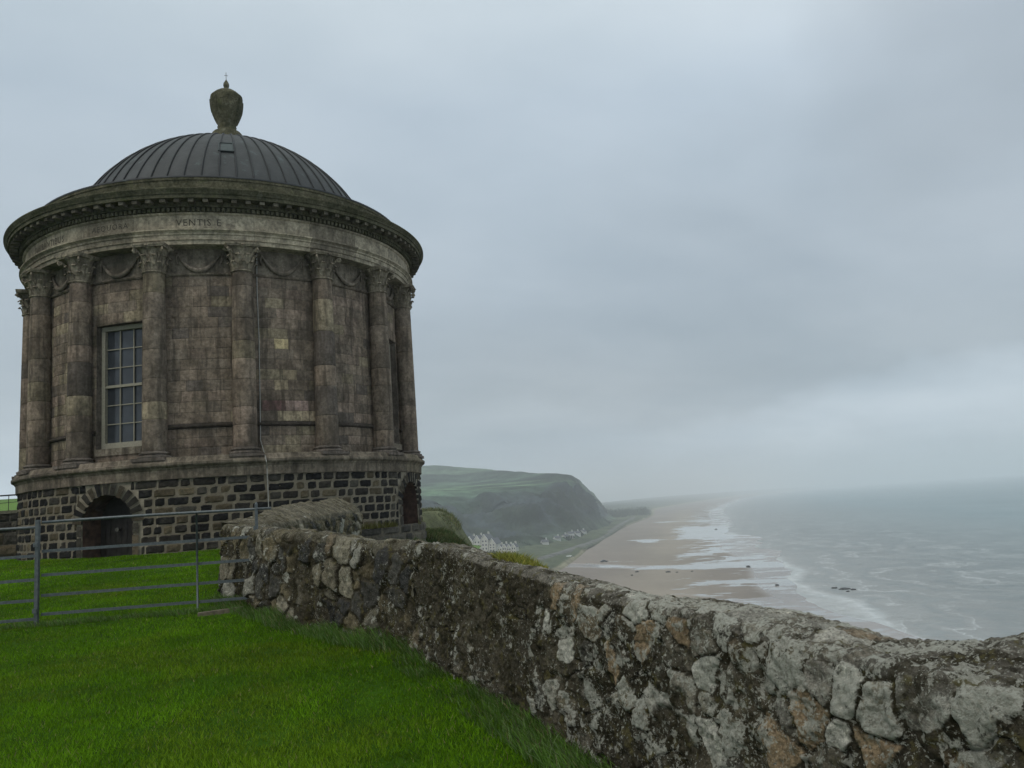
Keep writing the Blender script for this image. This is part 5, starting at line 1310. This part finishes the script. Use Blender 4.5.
# tufts growing on top of the wall and on the cliff-edge bank
tt = RNG.random(2600); sA = 1.02 + .86 * tt + .05 * RNG.normal(size=2600); off = .22 + .18 * RNG.random(2600)
X = K[0] + DA[0] * sA + NA[0] * off; Y = K[1] + DA[1] * sA + NA[1] * off; gt_ = off / .46
Zt = topA(sA) * (1 - gt_) + bakA(sA) * gt_
pr = np.clip(np.minimum(sA - .98, 1.94 - sA) / .35, .15, 1)
ycol = np.where((RNG.random(2600) < .55)[:, None], np.array([.27, .25, .055]), np.array([.15, .18, .035]))
o = blades(X, Y, Zt - .02, .085 * pr, .0026, .6, ycol, 'grass_tuft', seg=3, kind_=None); tag(o, 'yellowing grass tuft growing on top of the long lichen-crusted wall', 'grass tuft')
n = 46000; Y = 23.5 + 17.5 * RNG.random(n); X = -4.6 + 4.2 * RNG.random(n); e = edge_sd(X, Y); k = (e > -3) & (e < 1.2) & (np.hypot(X - T[0], Y - T[1]) > 5.5); X, Y, e = X[k], Y[k], e[k]
cb2 = fbm(X * .8, Y * .8, oct=3, seed=81); gb = np.array([.038, .064, .018]) * (1 + .4 * cb2)[:, None]; gb = np.where((RNG.random(len(X)) < .18 + .2 * (cb2 > .3))[:, None], np.array([.12, .105, .045]), gb)
blades(X, Y, ground(X, Y) - .02, .17 * np.clip(1 + 1.3 * cb2, .25, 2.2), .010, .7, gb, 'bank_grass', seg=3)
n = 42000; Y = 42 + 52 * RNG.random(n); X = -20 + 15 * RNG.random(n); e = edge_sd(X, Y); k = (e > -5) & (e < 2.5); X, Y = X[k], Y[k]
cb3 = fbm(X * .35, Y * .35, oct=3, seed=83); gb = np.array([.098, .112, .048]) * (1 + .5 * cb3)[:, None]; gb = np.where((RNG.random(len(X)) < .25)[:, None], np.array([.15, .135, .07]), gb)
blades(X, Y, ground(X, Y) - .05, (.28 * np.clip(1 + 1.4 * cb3, .2, 2.4)), .03, .8, gb, 'cliff_grass', seg=3)
n = 40000; Y = 1 + 23 * RNG.random(n); X = -4 + 8 * RNG.random(n); e = edge_sd(X, Y); sA_ = (X - K[0]) * NA[0] + (Y - K[1]) * NA[1]; sB_ = (X - BEND[0]) * nB[0] + (Y - BEND[1]) * nB[1]
k = (e < .8) & (sA_ > .46) & (sB_ > .42) & ~((X < -2.7) & (Y < 17.4)) & (np.hypot(X - T[0], Y - T[1]) > 5.4); X, Y = X[k], Y[k]
blades(X, Y, ground(X, Y) - .02, .13, .006, .7, np.array([.05, .085, .02]) * (.7 + .6 * RNG.random((len(X), 1))), 'ledge_grass', seg=3)
# little fringe at the wall foot step beside the temple
n = 900; th = 20 * DEG + 42 * DEG * RNG.random(n); rr_ = 5.23 + .14 * RNG.random(n)
lx = rr_ * np.sin(th); ly = -rr_ * np.cos(th); X = T[0] + lx * math.cos(TROT) - ly * math.sin(TROT); Y = T[1] + lx * math.sin(TROT) + ly * math.cos(TROT)
kk = fbm(th * 9, th * 0, oct=2, seed=3) > .15; o = blades(X[kk], Y[kk], np.full(kk.sum(), -.36), .16, .006, .5, np.array([.10, .10, .03]), 'grass_clump', seg=3, kind_=None); tag(o, 'small grass clump on the stone footing at the right of the temple', 'grass tuft')

# ------------------------------------------------------------------ sea haze
hb = MB(); hz0, hz1 = SEA - 75, 155.0
hb.box((0, 0, (hz0 + hz1) / 2), (56000, 56000, hz1 - hz0))
HM = bpy.data.materials.new('sea_haze'); HM.use_nodes = True; t = HM.node_tree; t.nodes.clear()
ho = t.nodes.new('ShaderNodeOutputMaterial'); hv = t.nodes.new('ShaderNodeVolumePrincipled'); hv.inputs['Color'].default_value = (.91, .96, 1.0, 1); hv.inputs['Density'].default_value = .00036; hv.inputs['Anisotropy'].default_value = 0.0
L(t, hv.outputs[0], ho.inputs['Volume'])
kind(hb.build('haze', HM), 'stuff')
